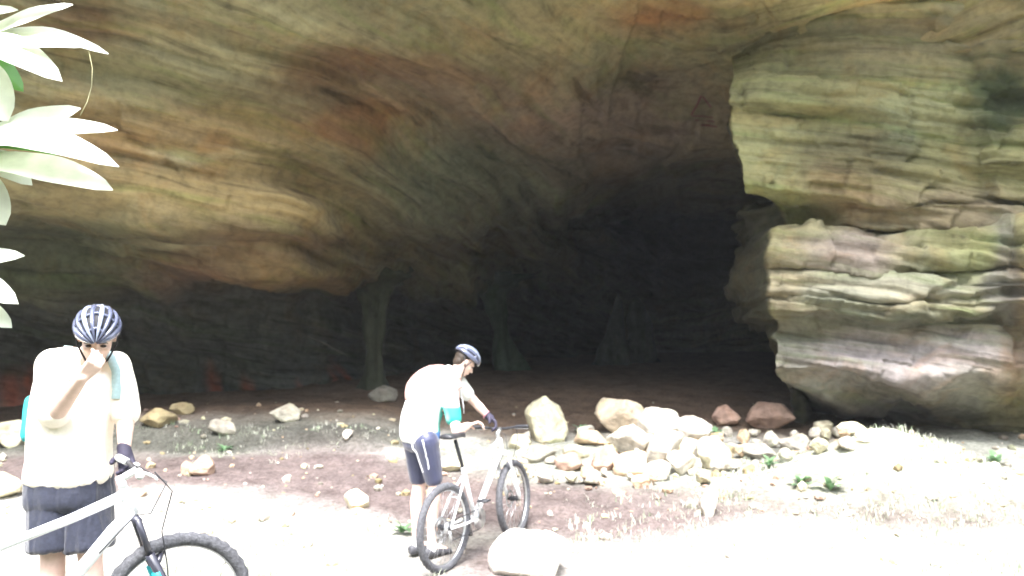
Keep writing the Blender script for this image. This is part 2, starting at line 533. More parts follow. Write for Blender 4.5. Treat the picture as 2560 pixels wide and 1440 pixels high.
# the pale rib low on the block: undercut runs down to the right
under = sstep(0, 30, PYb - (945 + .42 * OF)) * (1 - sstep(160, 260, OF))
Db = Db + 1.3 * under * (PYb < 1075)
Db = Db + .25 * sstep(1000, 1040, PYb) * sstep(150, 220, OF) * (1 - sstep(430, 520, OF))
PXb = Eg + OF
Pb = ray_points(PXb, PYb, Db)
# returning side face, hidden behind the edge except low down where a dim rock shows
ret = []
for (dd, fx) in ((22.0, None), (16.0, None), (13.2, None), (11.9, None)):
    sh = sstep(500, 530, YB) * (1 - sstep(800, 840, YB))
    e0 = Eg[:, 0]
    k = {22.0: 200, 16.0: 110, 13.2: 40, 11.9: 14}[dd]
    dim = {22.0: 1990, 16.0: 1880, 13.2: 1838, 11.9: 1850}[dd] + 18 * fbm(YB / 45, 0 * YB, 0 * YB + dd, 3, 410) + 20 * sstep(520, 600, YB) * (1 - sstep(620, 680, YB))
    pxs = (e0 + k) * (1 - sh) + dim * sh
    ret.append(ray_points(pxs, YB, np.full(len(YB), dd)))
ret = np.array(ret).transpose(1, 0, 2)
# densify the returning side
R = []
segs = [ret[:, 0], ret[:, 1], ret[:, 2], ret[:, 3], Pb[:, 0]]
for a, b in zip(segs[:-1], segs[1:]):
    for t in np.linspace(0, 1, 9)[:-1]:
        R.append(a * (1 - t) + b * t)
R = np.array(R).transpose(1, 0, 2)
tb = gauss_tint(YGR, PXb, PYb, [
    (2200, 60, 700, 130, (.33, .27, .16), .8), (2250, 330, 60, 50, (.26, .32, .22), .7), (2080, 745, 90, 30, (.24, .30, .18), .7), (2350, 690, 70, 30, (.22, .27, .15), .7), (2210, 800, 120, 20, (.13, .18, .11), .7), (2440, 980, 40, 40, (.2, .24, .13), .6), (2200, 5, 420, 34, (.75, .66, .38), .9),  # the palest top band paints in stronger light along the brow
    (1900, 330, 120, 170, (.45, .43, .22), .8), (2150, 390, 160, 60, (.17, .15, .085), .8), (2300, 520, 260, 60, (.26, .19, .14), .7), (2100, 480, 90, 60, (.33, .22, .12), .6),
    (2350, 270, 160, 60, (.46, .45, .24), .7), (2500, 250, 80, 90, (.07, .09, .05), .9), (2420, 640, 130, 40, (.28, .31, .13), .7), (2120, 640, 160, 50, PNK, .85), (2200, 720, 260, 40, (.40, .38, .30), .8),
    (1950, 700, 60, 110, (.45, .38, .25), .7), (2250, 890, 330, 85, (.50, .44, .43), .95), (1990, 860, 70, 50, PAL, .9), (2060, 960, 90, 25, (.48, .48, .43), .8), (2150, 1040, 300, 50, (.13, .12, .13), .9), (2300, 795, 220, 20, GGN, .6),  # dark blob low down paints shade into the undercut hollow
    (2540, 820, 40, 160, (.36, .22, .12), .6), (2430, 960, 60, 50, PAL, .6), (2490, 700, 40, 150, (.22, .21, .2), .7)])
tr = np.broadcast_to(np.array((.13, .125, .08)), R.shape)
Pall = np.concatenate([R, Pb], 1)
Tall = np.concatenate([tr, tb], 1)
n = grid_normals(Pall)
sg = np.sign((n * (np.array(EYE) - Pall)).sum(-1, keepdims=True)); sg[sg == 0] = 1
n = n * sg
for k in range(3): n[..., k] = blur2(n[..., k], 2, 2)
n /= np.linalg.norm(n, axis=-1, keepdims=True) + 1e-9
bedB = bedding(Pall, True, 31)
sdb = strata(Pall, bedB, .09, .13, .06, .13, 31)
fr1 = np.abs(fbm(bedB[..., 0] * 1.1, bedB[..., 1], bedB[..., 2] * .45, 3, 420))
sdb = sdb + .13 * blocks(bedB, 2.0, .9, 831) + .07 * blocks(bedB, 6.0, 1.8, 841) + .06 * fbm(Pall[..., 0] * 4, Pall[..., 1] * 4, Pall[..., 2] * 6, 3, 422)
amp = np.interp(np.arange(Pall.shape[1]), [0, len(segs) * 8 - 8, len(segs) * 8 + 10], [.8, .3, .55])[None, :]
Pall = Pall + n * (sdb * amp)[..., None]
nv, nu = Pall.shape[:2]
idx = np.arange(nu * nv).reshape(nv, nu)
fcb = np.stack([idx[:-1, :-1], idx[1:, :-1], idx[1:, 1:], idx[:-1, 1:]], -1).reshape(-1, 4)
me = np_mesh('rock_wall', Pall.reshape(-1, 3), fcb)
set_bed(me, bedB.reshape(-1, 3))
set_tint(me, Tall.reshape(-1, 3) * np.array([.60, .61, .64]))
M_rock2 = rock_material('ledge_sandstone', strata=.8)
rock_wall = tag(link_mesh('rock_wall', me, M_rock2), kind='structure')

M_boulder = rock_material('boulder_stone', stretch=(1, 1, 1.6), strata=.75, bump=.7, bed=False)
M_pillar = rock_material('pillar_stone', stretch=(1.6, 1.6, .5), strata=.6, bump=.4, bed=False)
# ------------------------------------------------------------------ pillars in the dark
def pillar(px, top, bot, d, prof, label, col, lean=0, seed=0, free=False):
    a, b = at(px, bot, d), at(px + lean, top, d)
    a.z = min(a.z, gzf(a.x, a.y) - .05)
    hit = cliff_bvh.ray_cast(a.lerp(b, .5), (b - a).normalized())[0]
    if hit is not None and not free: b = hit + (b - a).normalized() * .35
    nh, na = 40, 40
    vs = []
    for i in range(nh):
        t = i / (nh - 1)
        c = a.lerp(b, t)
        r = np.interp(t, [q[0] for q in prof], [q[1] for q in prof])
        for k in range(na):
            th = 2 * math.pi * k / na
            vs.append((c.x + r * math.cos(th), c.y + r * .8 * math.sin(th), c.z))
    vs = np.array(vs)
    nn = fbm(vs[:, 0] * 4, vs[:, 1] * 4, vs[:, 2] * .6, 4, 500 + seed) + .35 * vnoise(vs[:, 0] * 1.5, vs[:, 1] * 1.5, vs[:, 2] * 2.5, 510 + seed)
    cc = np.repeat(np.array([list(a.lerp(b, i / (nh - 1))) for i in range(nh)]), na, 0)
    vs = cc + (vs - cc) * (1 + .9 * nn)[:, None]
    fs = []
    for i in range(nh - 1):
        for k in range(na):
            k2 = (k + 1) % na
            fs.append((i * na + k, i * na + k2, (i + 1) * na + k2, (i + 1) * na + k))
    me = np_mesh('rock_pillar', vs, fs)
    me.transform(Matrix.Translation(-a))
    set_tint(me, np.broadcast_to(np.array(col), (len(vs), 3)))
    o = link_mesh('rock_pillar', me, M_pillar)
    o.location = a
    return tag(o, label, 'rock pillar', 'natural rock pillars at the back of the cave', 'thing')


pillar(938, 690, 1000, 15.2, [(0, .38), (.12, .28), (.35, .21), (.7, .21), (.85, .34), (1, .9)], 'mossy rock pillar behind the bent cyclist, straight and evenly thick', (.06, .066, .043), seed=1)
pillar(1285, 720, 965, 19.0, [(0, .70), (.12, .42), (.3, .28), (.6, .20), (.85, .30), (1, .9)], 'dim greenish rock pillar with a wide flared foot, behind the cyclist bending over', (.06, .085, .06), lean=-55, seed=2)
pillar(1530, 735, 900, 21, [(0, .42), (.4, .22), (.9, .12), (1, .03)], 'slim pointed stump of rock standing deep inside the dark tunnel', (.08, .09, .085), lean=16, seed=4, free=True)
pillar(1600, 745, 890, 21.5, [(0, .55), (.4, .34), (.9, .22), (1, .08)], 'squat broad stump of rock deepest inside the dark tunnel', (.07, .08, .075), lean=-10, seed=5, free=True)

# ------------------------------------------------------------------ boulders
def boulder(name, label, cat, px, py, w, h, col, depth=None, planes=14, seed=0, group=None, mat=None, sink=.15, yaw=None, flat_top=False, pos=None, pointed=False, lift=0.0):
    p = pos if pos is not None else ground_hit(px, py)
    d = p.y
    W = w / FPX * d; H = h / FPX * d
    r = random.Random(seed * 13 + 5)
    bm = bmesh.new()
    bmesh.ops.create_icosphere(bm, subdivisions=4, radius=1)
    pl = []
    for k in range(planes):
        v = V((r.gauss(0, 1), r.gauss(0, 1), r.gauss(0, .9))).normalized()
        pl.append((v, r.uniform(.52, .80)))
    pl.append((V((r.uniform(-.2, .2), r.uniform(-.3, .1), 1)).normalized(), .72 if flat_top else .95))
    if pointed:
        pl += [(V((.75, -.2, .65)).normalized(), .60), (V((-.75, -.2, .62)).normalized(), .62), (V((0, -.85, .4)).normalized(), .68)]
    pts = np.array([list(v.co) for v in bm.verts])
    rad = np.full(len(pts), 1.05)
    for nv_, hh in pl:
        dt = pts @ np.array(nv_)
        with np.errstate(divide='ignore', invalid='ignore'):
            rad = np.where(dt > .05, np.minimum(rad, hh / np.maximum(dt, .05)), rad)
    pts = pts * rad[:, None]
    pts += pts * (.045 * fbm(pts[:, 0] * 2 + seed, pts[:, 1] * 2, pts[:, 2] * 2, 4, 600 + seed))[:, None] + pts * (.03 * vnoise(pts[:, 0] * 9, pts[:, 1] * 9, pts[:, 2] * 9, 601 + seed))[:, None]
    lo, hi = pts.min(0), pts.max(0)
    pts = (pts - (lo + hi) / 2) / (hi - lo)
    dep = depth if depth else (W + H) * .5
    H2 = H * (1 + sink)
    pts *= np.array([W, dep, H2])
    pts[:, 2] += H2 / 2 - H * sink
    if yaw:
        c, s_ = math.cos(yaw), math.sin(yaw)
        pts[:, :2] = pts[:, :2] @ np.array([[c, s_], [-s_, c]])
    for v, q in zip(bm.verts, pts): v.co = q
    me = bpy.data.meshes.new(name)
    bm.to_mesh(me); bm.free()
    cc = np.broadcast_to(np.array(col), (len(pts), 3))
    set_tint(me, cc)
    o = link_mesh(name, me, mat or M_boulder)
    # base front touches where the photo shows it: centre sits half a depth behind
    o.location = (p.x * (1 + dep * .35 / d), p.y + dep * .35, gzf(p.x, p.y + dep * .35) + lift) if pos is None else (p.x, p.y, p.z + lift)
    return tag(o, label, cat, group)



CR = (.66, .62, .47); WH = (.66, .62, .56); OR_ = (.66, .50, .36); GY_ = (.34, .32, .28); PK = (.48, .33, .27); TN = (.36, .30, .18)
RP = 'rocks of the rubble pile before the cave'
rocks = [
    (1366, 1106, 108, 112, CR, 'pointed cream boulder beside the handlebar of the bent cyclist', dict(pointed=True, seed=1)),
    (1552, 1088, 134, 88, (.72, .60, .46), 'big squarish cream and orange block topping the rubble pile', dict(flat_top=True, seed=2, lift=.0)),
    (1648, 1110, 112, 79, WH, 'white rock leaning against the big orange block on its lower side', dict(seed=3, lift=.03)),
    (1722, 1118, 117, 67, WH, 'wide low white rock at the tunnel end of the rubble pile', dict(seed=4)),
    (1585, 1150, 102, 74, WH, 'white rock directly under the big orange block', dict(seed=5, lift=.02)),
    (1660, 1168, 95, 86, WH, 'white rock in the middle of the rubble pile with dark gaps beside it', dict(seed=6)),
    (1575, 1196, 90, 60, OR_, 'rock at the foot of the pile with red brown soil above it', dict(seed=7)),
    (1640, 1205, 73, 48, WH, 'small white rock lowest at the front of the rubble pile', dict(seed=8)),
    (1704, 1192, 76, 58, WH, 'small white rock between the middle of the pile and a cream stone', dict(seed=9)),
    (1785, 1176, 93, 74, CR, 'smooth cream stone at the path end of the rubble pile', dict(seed=10)),
    (1774, 1298, 42, 74, WH, 'upright pale stone standing alone on the trodden path', dict(seed=11, depth=.16)),
    (1345, 1160, 96, 42, GY_, 'flat grey rock below the pointed cream boulder', dict(seed=12, flat_top=True)),
    (1478, 1120, 88, 36, OR_, 'long flat orange slab between pointed boulder and big block', dict(seed=13, flat_top=True, depth=.3)),
    (1422, 1182, 74, 44, PK, 'pinkish rock at the path edge below the long slab', dict(seed=14)),
    (1512, 1180, 73, 55, PK, 'reddish rock at the foot of the pile beside the pinkish one', dict(seed=15)),
    (388, 1078, 92, 48, TN, 'tan wedge shaped rock beside the arm of the standing cyclist', dict(seed=16, pointed=True)),
    (718, 1056, 74, 42, PAL, 'pale rounded rock on top of the grassy bank', dict(seed=17)),
    (958, 1006, 72, 38, GY_, 'dim grey rock in the cave mouth behind the bent cyclist', dict(seed=18)),
    (505, 1192, 66, 46, (.45, .33, .26), 'pinkish rock on the path near the front wheel of the standing cyclist', dict(seed=19)),
    (468, 1192, 34, 32, (.45, .33, .26), 'small stone right beside the pinkish rock on the path', dict(seed=20)),
    (892, 1280, 62, 48, CR, 'cream stone on the path before the bent cyclist', dict(seed=21)),
    (1318, 1450, 200, 104, (.80, .78, .73), 'large smooth white boulder below the front wheel of the bent cyclist', dict(seed=22, planes=5, depth=.55, sink=.5)),
    (25, 1120, 90, 66, CR, 'pale rock behind the back of the standing cyclist', dict(seed=23)),
    (10, 1250, 90, 60, CR, 'pale rock behind the frame of the standing cyclist bicycle', dict(seed=24)),
    (1925, 1078, 118, 64, PK, 'jagged reddish rock by the foot of the cave wall', dict(seed=25, pointed=True, planes=12)),
    (1815, 1070, 72, 52, PK, 'small jagged reddish rock with a green weed under it', dict(seed=26, pointed=True, planes=12)),
    (2062, 1096, 52, 42, CR, 'cream stone below the dark hollow under the cave wall', dict(seed=27)),
    (2130, 1092, 76, 34, CR, 'low cream stone between the grass mound and a cream stone', dict(seed=28)),
    (1990, 1130, 80, 46, GY_, 'grey green stone at the near side of the reddish rocks', dict(seed=29)),
    (1890, 1150, 90, 40, GY_, 'flat grey stone among the weeds beside the rubble pile', dict(seed=30)),
    (560, 1090, 70, 34, GY_, 'mossy grey stone on the bank edge above the red path', dict(seed=31)),
    (868, 1108, 26, 24, WH, 'little white stone at the foot of the grassy bank', dict(seed=32)),
    (455, 1040, 60, 30, TN, 'tan flat stone at the foot of the cave wall beside the wedge rock', dict(seed=33)),
    (1130, 1180, 70, 34, CR, 'cream stone hidden partly by the seat post of the bent cyclist', dict(seed=34)),
    (1612, 1140, 70, 52, OR_, 'orange tinted rock wedged between the big block and the white middle rock', dict(seed=36)),
    (1545, 1128, 58, 44, WH, 'small white rock under the tunnel-facing corner of the big orange block', dict(seed=37)),
    (1748, 1150, 66, 46, WH, 'white rock above the smooth cream stone', dict(seed=38)),
    (1690, 1150, 58, 46, CR, 'cream rock between the wide low white rock and the middle of the pile', dict(seed=39)),
    (1600, 1222, 46, 30, OR_, 'small orange stone fallen in front of the rubble pile', dict(seed=40)),
    (1300, 1125, 60, 36, CR, 'cream stone between the front wheel and the pointed boulder', dict(seed=41)),
    (1440, 1150, 70, 32, CR, 'low cream stone directly under the long flat slab', dict(seed=42, flat_top=True)),
    (2420, 1068, 40, 70, (.6, .6, .58), 'narrow white stone at the foot of the ledge rock', dict(seed=35)),
]
for (px, py, w, h, c, lab, kw) in rocks:
    boulder('rock', lab, 'rock', px, py, w, h, c, group='loose rocks and boulders before the cave', **kw)

r_ = random.Random(77)
protos = []
for k in range(6):
    q = boulder('rubble_stone', 'small pale rubble stone lying loose in the stony band before the cave', 'rubble stone', 0, 0, 1, 1, random.Random(k).choice([WH, CR, OR_]), seed=60 + k, group='small rubble stones of the pile', pos=V((0, FPX, 0)), depth=1.0)
    protos.append(q)
used_p = set()
for k in range(90):
    px = r_.uniform(1300, 1840) if k < 60 else r_.uniform(1780, 2160)
    py = r_.uniform(1095, 1225) - .06 * abs(px - 1600) if k < 60 else r_.uniform(1085, 1160)
    p = ground_hit(px, py)
    i_ = k % 6
    if i_ in used_p:
        q = protos[i_].copy(); COL.objects.link(q)
    else:
        q = protos[i_]; used_p.add(i_)
    sz = r_.uniform(.07, .21)
    q.location = (p.x, p.y, gzf(p.x, p.y) + .02)
    q.scale = (sz * r_.uniform(.8, 1.4), sz, sz * r_.uniform(.6, 1.0))
    q.rotation_euler = (r_.uniform(-.3, .3), r_.uniform(-.3, .3), r_.uniform(0, 6.28))
# tilted light slab plates inside the left overhang (lens shaped ledges)
# ------------------------------------------------------------------ gravel and grass
def scatter_gravel():
    r = random.Random(3)
    vs, fs, cs = [], [], []
    bm0 = bmesh.new(); bmesh.ops.create_icosphere(bm0, subdivisions=1, radius=1)
    bv = np.array([list(v.co) for v in bm0.verts]); bf = np.array([[v.index for v in f.verts] for f in bm0.faces]); bm0.free()
    n = 0
    for i in range(2600):
        y = r.uniform(5.5, 13.5); x = r.uniform(-.72, .72) * y
        p = math.exp(-((y - 9.3) / 1.6) ** 2)
        if r.random() > p * .9 + .12: continue
        if x < -1 and r.random() < .45: continue
        s = .012 + .05 * r.random() ** 3
        if abs(x - 1.7) < 1.0 and 8.6 < y < 10.6: s *= 1.5
        if y > 11: s *= 1.2
        q = bv * (1 + .25 * np.array([r.uniform(-1, 1) for _ in range(len(bv))]))[:, None]
        q = q * np.array([s * r.uniform(.8, 1.5), s * r.uniform(.8, 1.5), s * r.uniform(.5, 1.0)])
        a = r.uniform(0, 6.28)
        q[:, :2] = q[:, :2] @ np.array([[math.cos(a), -math.sin(a)], [math.sin(a), math.cos(a)]])
        q += np.array([x, y, gzf(x, y) + s * .25])
        vs.append(q); fs.append(bf + n); n += len(bv)
        c = np.array(r.choice([WH, CR, OR_, GY_, PK, TN] if y > 7.6 else [WH, CR, WH])) * r.uniform(.7, 1.05)
        cs.append(np.broadcast_to(c, (len(bv), 3)))
    me = np_mesh('gravel', np.concatenate(vs), np.concatenate(fs))
    set_tint(me, np.concatenate(cs))
    return tag(link_mesh('gravel', me, M_boulder, smooth=False), 'loose pale pebbles strewn over path and bank', 'gravel', kind='stuff')


scatter_gravel()
M_grass = simple_mat('dry_grass', (1, 1, 1), .6, attr=True, var=.15, spec=.3)


def scatter_grass():
    r = random.Random(5)
    vs, fs, cs = [], [], []
    n = 0

    def blade(x, y, z, h, w, a, lean, c):
        nonlocal n
        ca, sa = math.cos(a), math.sin(a)
        for t, ww in ((0, 1), (.45, .8), (.8, .45), (1, .05)):
            ox = lean * h * t * t
            for sd_ in (-1, 1):
                vs.append((x + ca * ox - sa * w * ww * sd_, y + sa * ox + ca * w * ww * sd_, z + h * t * (1 - .3 * lean * t)))
                cs.append(c)
        for k in range(3):
            b = n + 2 * k
            fs.append((b, b + 1, b + 3, b + 2))
        n += 8
    for i in range(5200):
        u = r.random()
        if u < .50:      # sunlit front
            y = r.uniform(4.6, 7.7); x = r.uniform(-.45, .75) * y
            if -1.2 < x < .5 and y > 6.0: continue
            if x < -.7 and y < 5: continue
            h = r.uniform(.03, .11)
        elif u < .82:    # mound
            x = r.gauss(3.9, 1.1); y = min(r.gauss(8.35, .4), 8.95); h = r.uniform(.03, .10)
        else:            # bank and edges
            x = r.uniform(-5.5, -.8) if r.random() < .75 else r.uniform(1.5, 5); y = r.gauss(10.15, .25) if x < 0 else r.gauss(9.3, .25); h = r.uniform(.03, .09)
        if fbm(np.array([x * 1.1]), np.array([y * 1.1]), np.array([0.]), 3, 51)[0] < r.uniform(-.4, .1): continue
        k = r.randint(4, 8)
        z = gzf(x, y) - .01
        base = np.array(r.choice([(.42, .45, .34), (.48, .49, .40), (.54, .54, .46), (.32, .40, .26), (.56, .55, .48)]))
        for _ in range(k):
            blade(x + r.gauss(0, .03), y + r.gauss(0, .03), z, h * r.uniform(.6, 1.2), r.uniform(.002, .005), r.uniform(0, 6.28), r.uniform(.1, .9), base * r.uniform(.8, 1.15))
    me = np_mesh('grass', np.array(vs), fs)
    set_tint(me, np.array(cs))
    return tag(link_mesh('grass', me, M_grass), 'short bleached grass on the foreground, the mound and the bank', 'grass', kind='stuff')


scatter_grass()

# ------------------------------------------------------------------ leaves
def leaf_bm(bm, base, tip, width, normal, curl=.12, fold=.18, nseg=14, tipsharp=1.0, layer=None):
    ax = tip - base
    Lg = ax.length
    t = ax.normalized()
    side = t.cross(normal).normalized()
    up = side.cross(t).normalized()
    rows_ = []
    for i in range(nseg + 1):
        u = i / nseg
        w = width * (max(0, math.sin(math.pi * min(1, u ** 1.3))) ** .62 + .04 * (1 - u))
        if i == nseg: w = width * .01
        c = base + t * (Lg * u) + up * (curl * Lg * math.sin(math.pi * u) - .25 * curl * Lg * u * u)
        wav = .03 * width * math.sin(u * 17)
        rows_.append([bm.verts.new(c + side * (w * s_) + up * (fold * w * abs(s_) + wav * s_)) for s_ in (-1, -.5, 0, .5, 1)])
    for a, b in zip(rows_[:-1], rows_[1:]):
        for k in range(4):
            bm.faces.new((a[k], a[k + 1], b[k + 1], b[k]))


def finish(bm, name, mat, parent=None, smooth=True, solid=0.0):
    if solid:
        g = bmesh.ops.solidify(bm, geom=bm.faces[:], thickness=solid)
    bmesh.ops.recalc_face_normals(bm, faces=bm.faces[:])
    me = bpy.data.meshes.new(name)
    bm.to_mesh(me); bm.free()
    return link_mesh(name, me, mat, parent, smooth)


def tube(bm, pts, r, seg=8, closed=False, caps=True):
    pts = [V(p) for p in pts]
    rs = r if isinstance(r, (list, tuple)) else [r] * len(pts)
    n = len(pts)
    rings = []
    ref = None
    for i in range(n):
        if closed: t = (pts[(i + 1) % n] - pts[i - 1]).normalized()
        else: t = (pts[min(i + 1, n - 1)] - pts[max(i - 1, 0)]).normalized()
        if ref is None:
            ref = V((0, 0, 1)) if abs(t.z) < .9 else V((1, 0, 0))
        a = (ref - t * ref.dot(t)).normalized()
        ref = a
        b = t.cross(a)
        rings.append([bm.verts.new(pts[i] + (a * math.cos(2 * math.pi * k / seg) + b * math.sin(2 * math.pi * k / seg)) * rs[i]) for k in range(seg)])
    for i in range(n if closed else n - 1):
        A, B = rings[i], rings[(i + 1) % n]
        for k in range(seg):
            bm.faces.new((A[k], A[(k + 1) % seg], B[(k + 1) % seg], B[k]))
    if caps and not closed:
        bm.faces.new(rings[0][::-1]); bm.faces.new(rings[-1])


def leaf_material(name, col):
    m, nt, b = new_mat(name)
    L = nt.links.new
    tc = N(nt, 'ShaderNodeTexCoord')
    n = N(nt, 'ShaderNodeTexNoise', i_Scale=14.0, i_Detail=5.0)
    L(tc.outputs['Object'], n.inputs['Vector'])
    r = ramp(nt, [(.3, tuple(c * .8 for c in col)), (.7, tuple(min(1, c * 1.2) for c in col))])
    L(n.outputs[0], r.inputs[0])
    L(r.outputs[0], b.inputs['Base Color'])
    b.inputs['Roughness'].default_value = .28
    b.inputs['Specular IOR Level'].default_value = .6
    tr = N(nt, 'ShaderNodeBsdfTranslucent')
    L(r.outputs[0], tr.inputs['Color'])
    mx = N(nt, 'ShaderNodeMixShader', i_0=.4)
    L(b.outputs[0], mx.inputs[1]); L(tr.outputs[0], mx.inputs[2])
    L(mx.outputs[0], nt.nodes['Material Output'].inputs['Surface'])
    return m


M_leaf = leaf_material('pale_leaf', (.70, .74, .62))
M_leafg = leaf_material('green_leaf', (.12, .30, .06))
M_weed = leaf_material('weed_leaf', (.20, .34, .18))
M_stem = simple_mat('plant_stem', (.28, .26, .14), .7)
sb = V((-1.55, 1.95, gzf(-1.55, 1.95)))
shrub = tag(empty('leafy_shrub', sb), 'sunlit broad leaved shrub reaching in over the standing cyclist', 'shrub')
bm = bmesh.new()
top = at(-330, 80, 1.95); mid2 = at(-300, 420, 1.95); mid3 = at(-240, 700, 1.95)
tube(bm, [sb - V((0, 0, .06)), sb.lerp(mid3, .5) + V((.03, 0, 0)), mid3, mid2, top, at(-260, -160, 1.9)], [.022, .02, .017, .014, .011, .006], 10)
H1 = at(-110, 130, 1.95); H2 = at(-120, 400, 1.9); H3 = at(-160, 720, 1.95); H0 = at(-100, -40, 2.0)
tube(bm, [top, top.lerp(H1, .5) + V((0, 0, .02)), H1], [.008, .007, .006], 8)
tube(bm, [mid2, mid2.lerp(H2, .5) + V((0, 0, .02)), H2], [.008, .007, .006], 8)
tube(bm, [mid3, mid3.lerp(H3, .5) + V((0, 0, .02)), H3], [.008, .007, .006], 8)
tube(bm, [top, H0], [.008, .006], 8)
finish(bm, 'stem', M_stem, shrub)
lv = [  # hub, tip px, tip py, depth, width px, green
    (H0, 90, -30, 1.95, 30, 0), (H0, 150, -5, 1.9, 30, 0), (H1, 180, 8, 1.95, 46, 0), (H1, 222, 112, 1.9, 44, 0), (H1, 268, 124, 2.0, 40, 0), (H1, 150, 190, 1.88, 46, 0), (H1, 20, 300, 1.92, 62, 0), (H1, 60, 225, 2.02, 40, 1),
    (H2, 200, 268, 1.95, 50, 0), (H2, 290, 318, 1.9, 40, 0), (H2, 290, 402, 1.86, 44, 0), (H2, 190, 356, 2.0, 50, 0), (H2, 150, 378, 1.98, 34, 1), (H2, 281, 470, 1.88, 48, 0), (H2, 14, 560, 1.92, 50, 0),
    (H3, 56, 634, 1.95, 34, 0), (H3, 42, 752, 1.92, 40, 0), (H3, 30, 818, 1.95, 32, 0), (H3, -20, 900, 1.97, 34, 0), (H0, 20, -110, 1.9, 36, 0), (H1, 60, 95, 1.98, 50, 0), (H1, 100, 150, 1.96, 44, 0), (H1, 40, 20, 1.93, 46, 0), (H2, 90, 330, 1.97, 50, 0), (H2, 80, 455, 1.93, 44, 0), (H1, -30, 330, 1.95, 56, 0)]
for (hub, tx, ty, d, w, g) in lv:
    bm = bmesh.new()
    tip = at(tx, ty, d)
    nrm_ = V((random.uniform(-.15, .15), -.75, .66 + random.uniform(-.15, .15)))
    leaf_bm(bm, hub, tip, w / FPX * 2.0, nrm_, curl=random.uniform(.03, .2), fold=random.uniform(.05, .3))
    o = finish(bm, 'leaf', M_leafg if g else M_leaf, shrub)
    if g: o['label'] = 'darker green leaf among the paler leaves'
bm = bmesh.new()
tube(bm, [at(222, 128, 1.98), at(231, 170, 1.97), at(229, 215, 1.95), at(218, 255, 1.93), at(200, 290, 1.91)], .0011, 6)
finish(bm, 'tendril', M_stem, shrub)


def weed(px, py, size, nl, label, seed, mat=None):
    p = ground_hit(px, py)
    g = gzf(p.x, p.y)
    o = tag(empty('weed', (p.x, p.y, g)), label, 'weed', 'small green weeds among the stones')
    r = random.Random(seed)
    base = V((p.x, p.y, g - .01))
    for k in range(nl):
        a = r.uniform(0, 6.28); el = r.uniform(.25, 1.1)
        Lg = size * r.uniform(.6, 1.1)
        tip = base + V((math.cos(a) * math.cos(el), math.sin(a) * math.cos(el), math.sin(el))) * Lg
        bm = bmesh.new()
        leaf_bm(bm, base + V((math.cos(a), math.sin(a), 0)) * .01, tip, Lg * .16, V((-math.cos(a) * .6, -math.sin(a) * .6, .8)), curl=.2, nseg=7)
        finish(bm, 'leaf', mat or M_weed, o)


weed(1785, 1098, .20, 16, 'green weed under the small jagged reddish rock', 1)
weed(1795, 1096, .16, 12, 'lesser green weed touching the jagged rock', 2)
weed(1452, 1086, .20, 14, 'green weed in the gap between pointed boulder and big block', 3)
weed(2075, 1225, .20, 16, 'green weed on the slope of the grass mound, facing the path', 4)
weed(2000, 1215, .17, 14, 'green weed left at the foot of the grass mound', 5)
weed(1925, 1168, .16, 14, 'green weed beside the flat grey stone near the mound', 6)
weed(2490, 1160, .22, 14, 'bluish green weed at the far right edge by the mound', 7)
weed(560, 1130, .14, 12, 'green weed at the foot of the mossy bank above the path', 8)
weed(1005, 1330, .16, 12, 'pale green weed behind the feet of the bent cyclist', 9)

# twig leaning in the cave
bm = bmesh.new()
a, b = at(735, 826, 12.7), at(872, 892, 12.2)
tube(bm, [a, a.lerp(b, .5) + V((0, 0, .03)), b], [.003, .005, .003], 6)
M_twig = simple_mat('bare_wood', (.12, .11, .09), .8)
tw = finish(bm, 'stick', M_twig)
tag(tw, 'thin bare stick slanting across the dark back wall', 'stick')

# faint red painted mark on the roof near the ledge
M_red = simple_mat('red_ochre_paint', (.16, .055, .06), .9, scale=40, var=.4)
mk = tag(empty('painted_mark'), 'faint dark red triangle of painted strokes on the roof near the ledge', 'painted mark')
for k, ln in enumerate([[(1753, 238), (1742, 262), (1728, 287)], [(1757, 240), (1768, 255), (1778, 268)], [(1730, 289), (1755, 289), (1782, 293)], [(1738, 299), (1765, 301), (1788, 304)], [(1748, 312), (1770, 314), (1792, 316)]]):
    pts = []
    for i in range(len(ln) - 1):
        for t in (0, .25, .5, .75): pts.append((ln[i][0] * (1 - t) + ln[i + 1][0] * t, ln[i][1] * (1 - t) + ln[i + 1][1] * t))
    pts.append(ln[-1])
    bm = bmesh.new(); prev = None
    for (qx, qy) in pts:
        dr = (at(qx, qy, 10) - EYE).normalized()
        hit, hn, _, _ = cliff_bvh.ray_cast(EYE, dr)
        if hit is None: continue
        if hn.dot(dr) > 0: hn = -hn
        c = hit + hn * .012
        horizontal = k >= 2
        sv = (V((0, .35, 1)) if horizontal else V((1, 0, 0)))
        sv = (sv - hn * sv.dot(hn)).normalized() * .014
        cur = (bm.verts.new(c - sv), bm.verts.new(c + sv))
        if prev: bm.faces.new((prev[0], cur[0], cur[1], prev[1]))
        prev = cur
    finish(bm, 'stroke', M_red, mk)

GLARE_HAZE = .0008
# ------------------------------------------------------------------ bicycles
M_white = simple_mat('white_frame_paint', (.84, .85, .88), .25, spec=.5, coat=.6, var=.04)
M_black = simple_mat('black_plastic', (.03, .03, .035), .45)
M_tyre = simple_mat('dusty_rubber', (.10, .10, .11), .9, spec=.15, bump=.5, scale=60, var=.4)
M_metal = simple_mat('brushed_alloy', (.55, .56, .58), .35, metal=.9)
M_grip = simple_mat('white_grip_rubber', (.72, .72, .72), .6, bump=.3, scale=90)
M_teal = simple_mat('teal_trim', (.02, .45, .50), .5)
M_darkm = simple_mat('dark_fork_paint', (.035, .035, .05), .3, coat=.5)


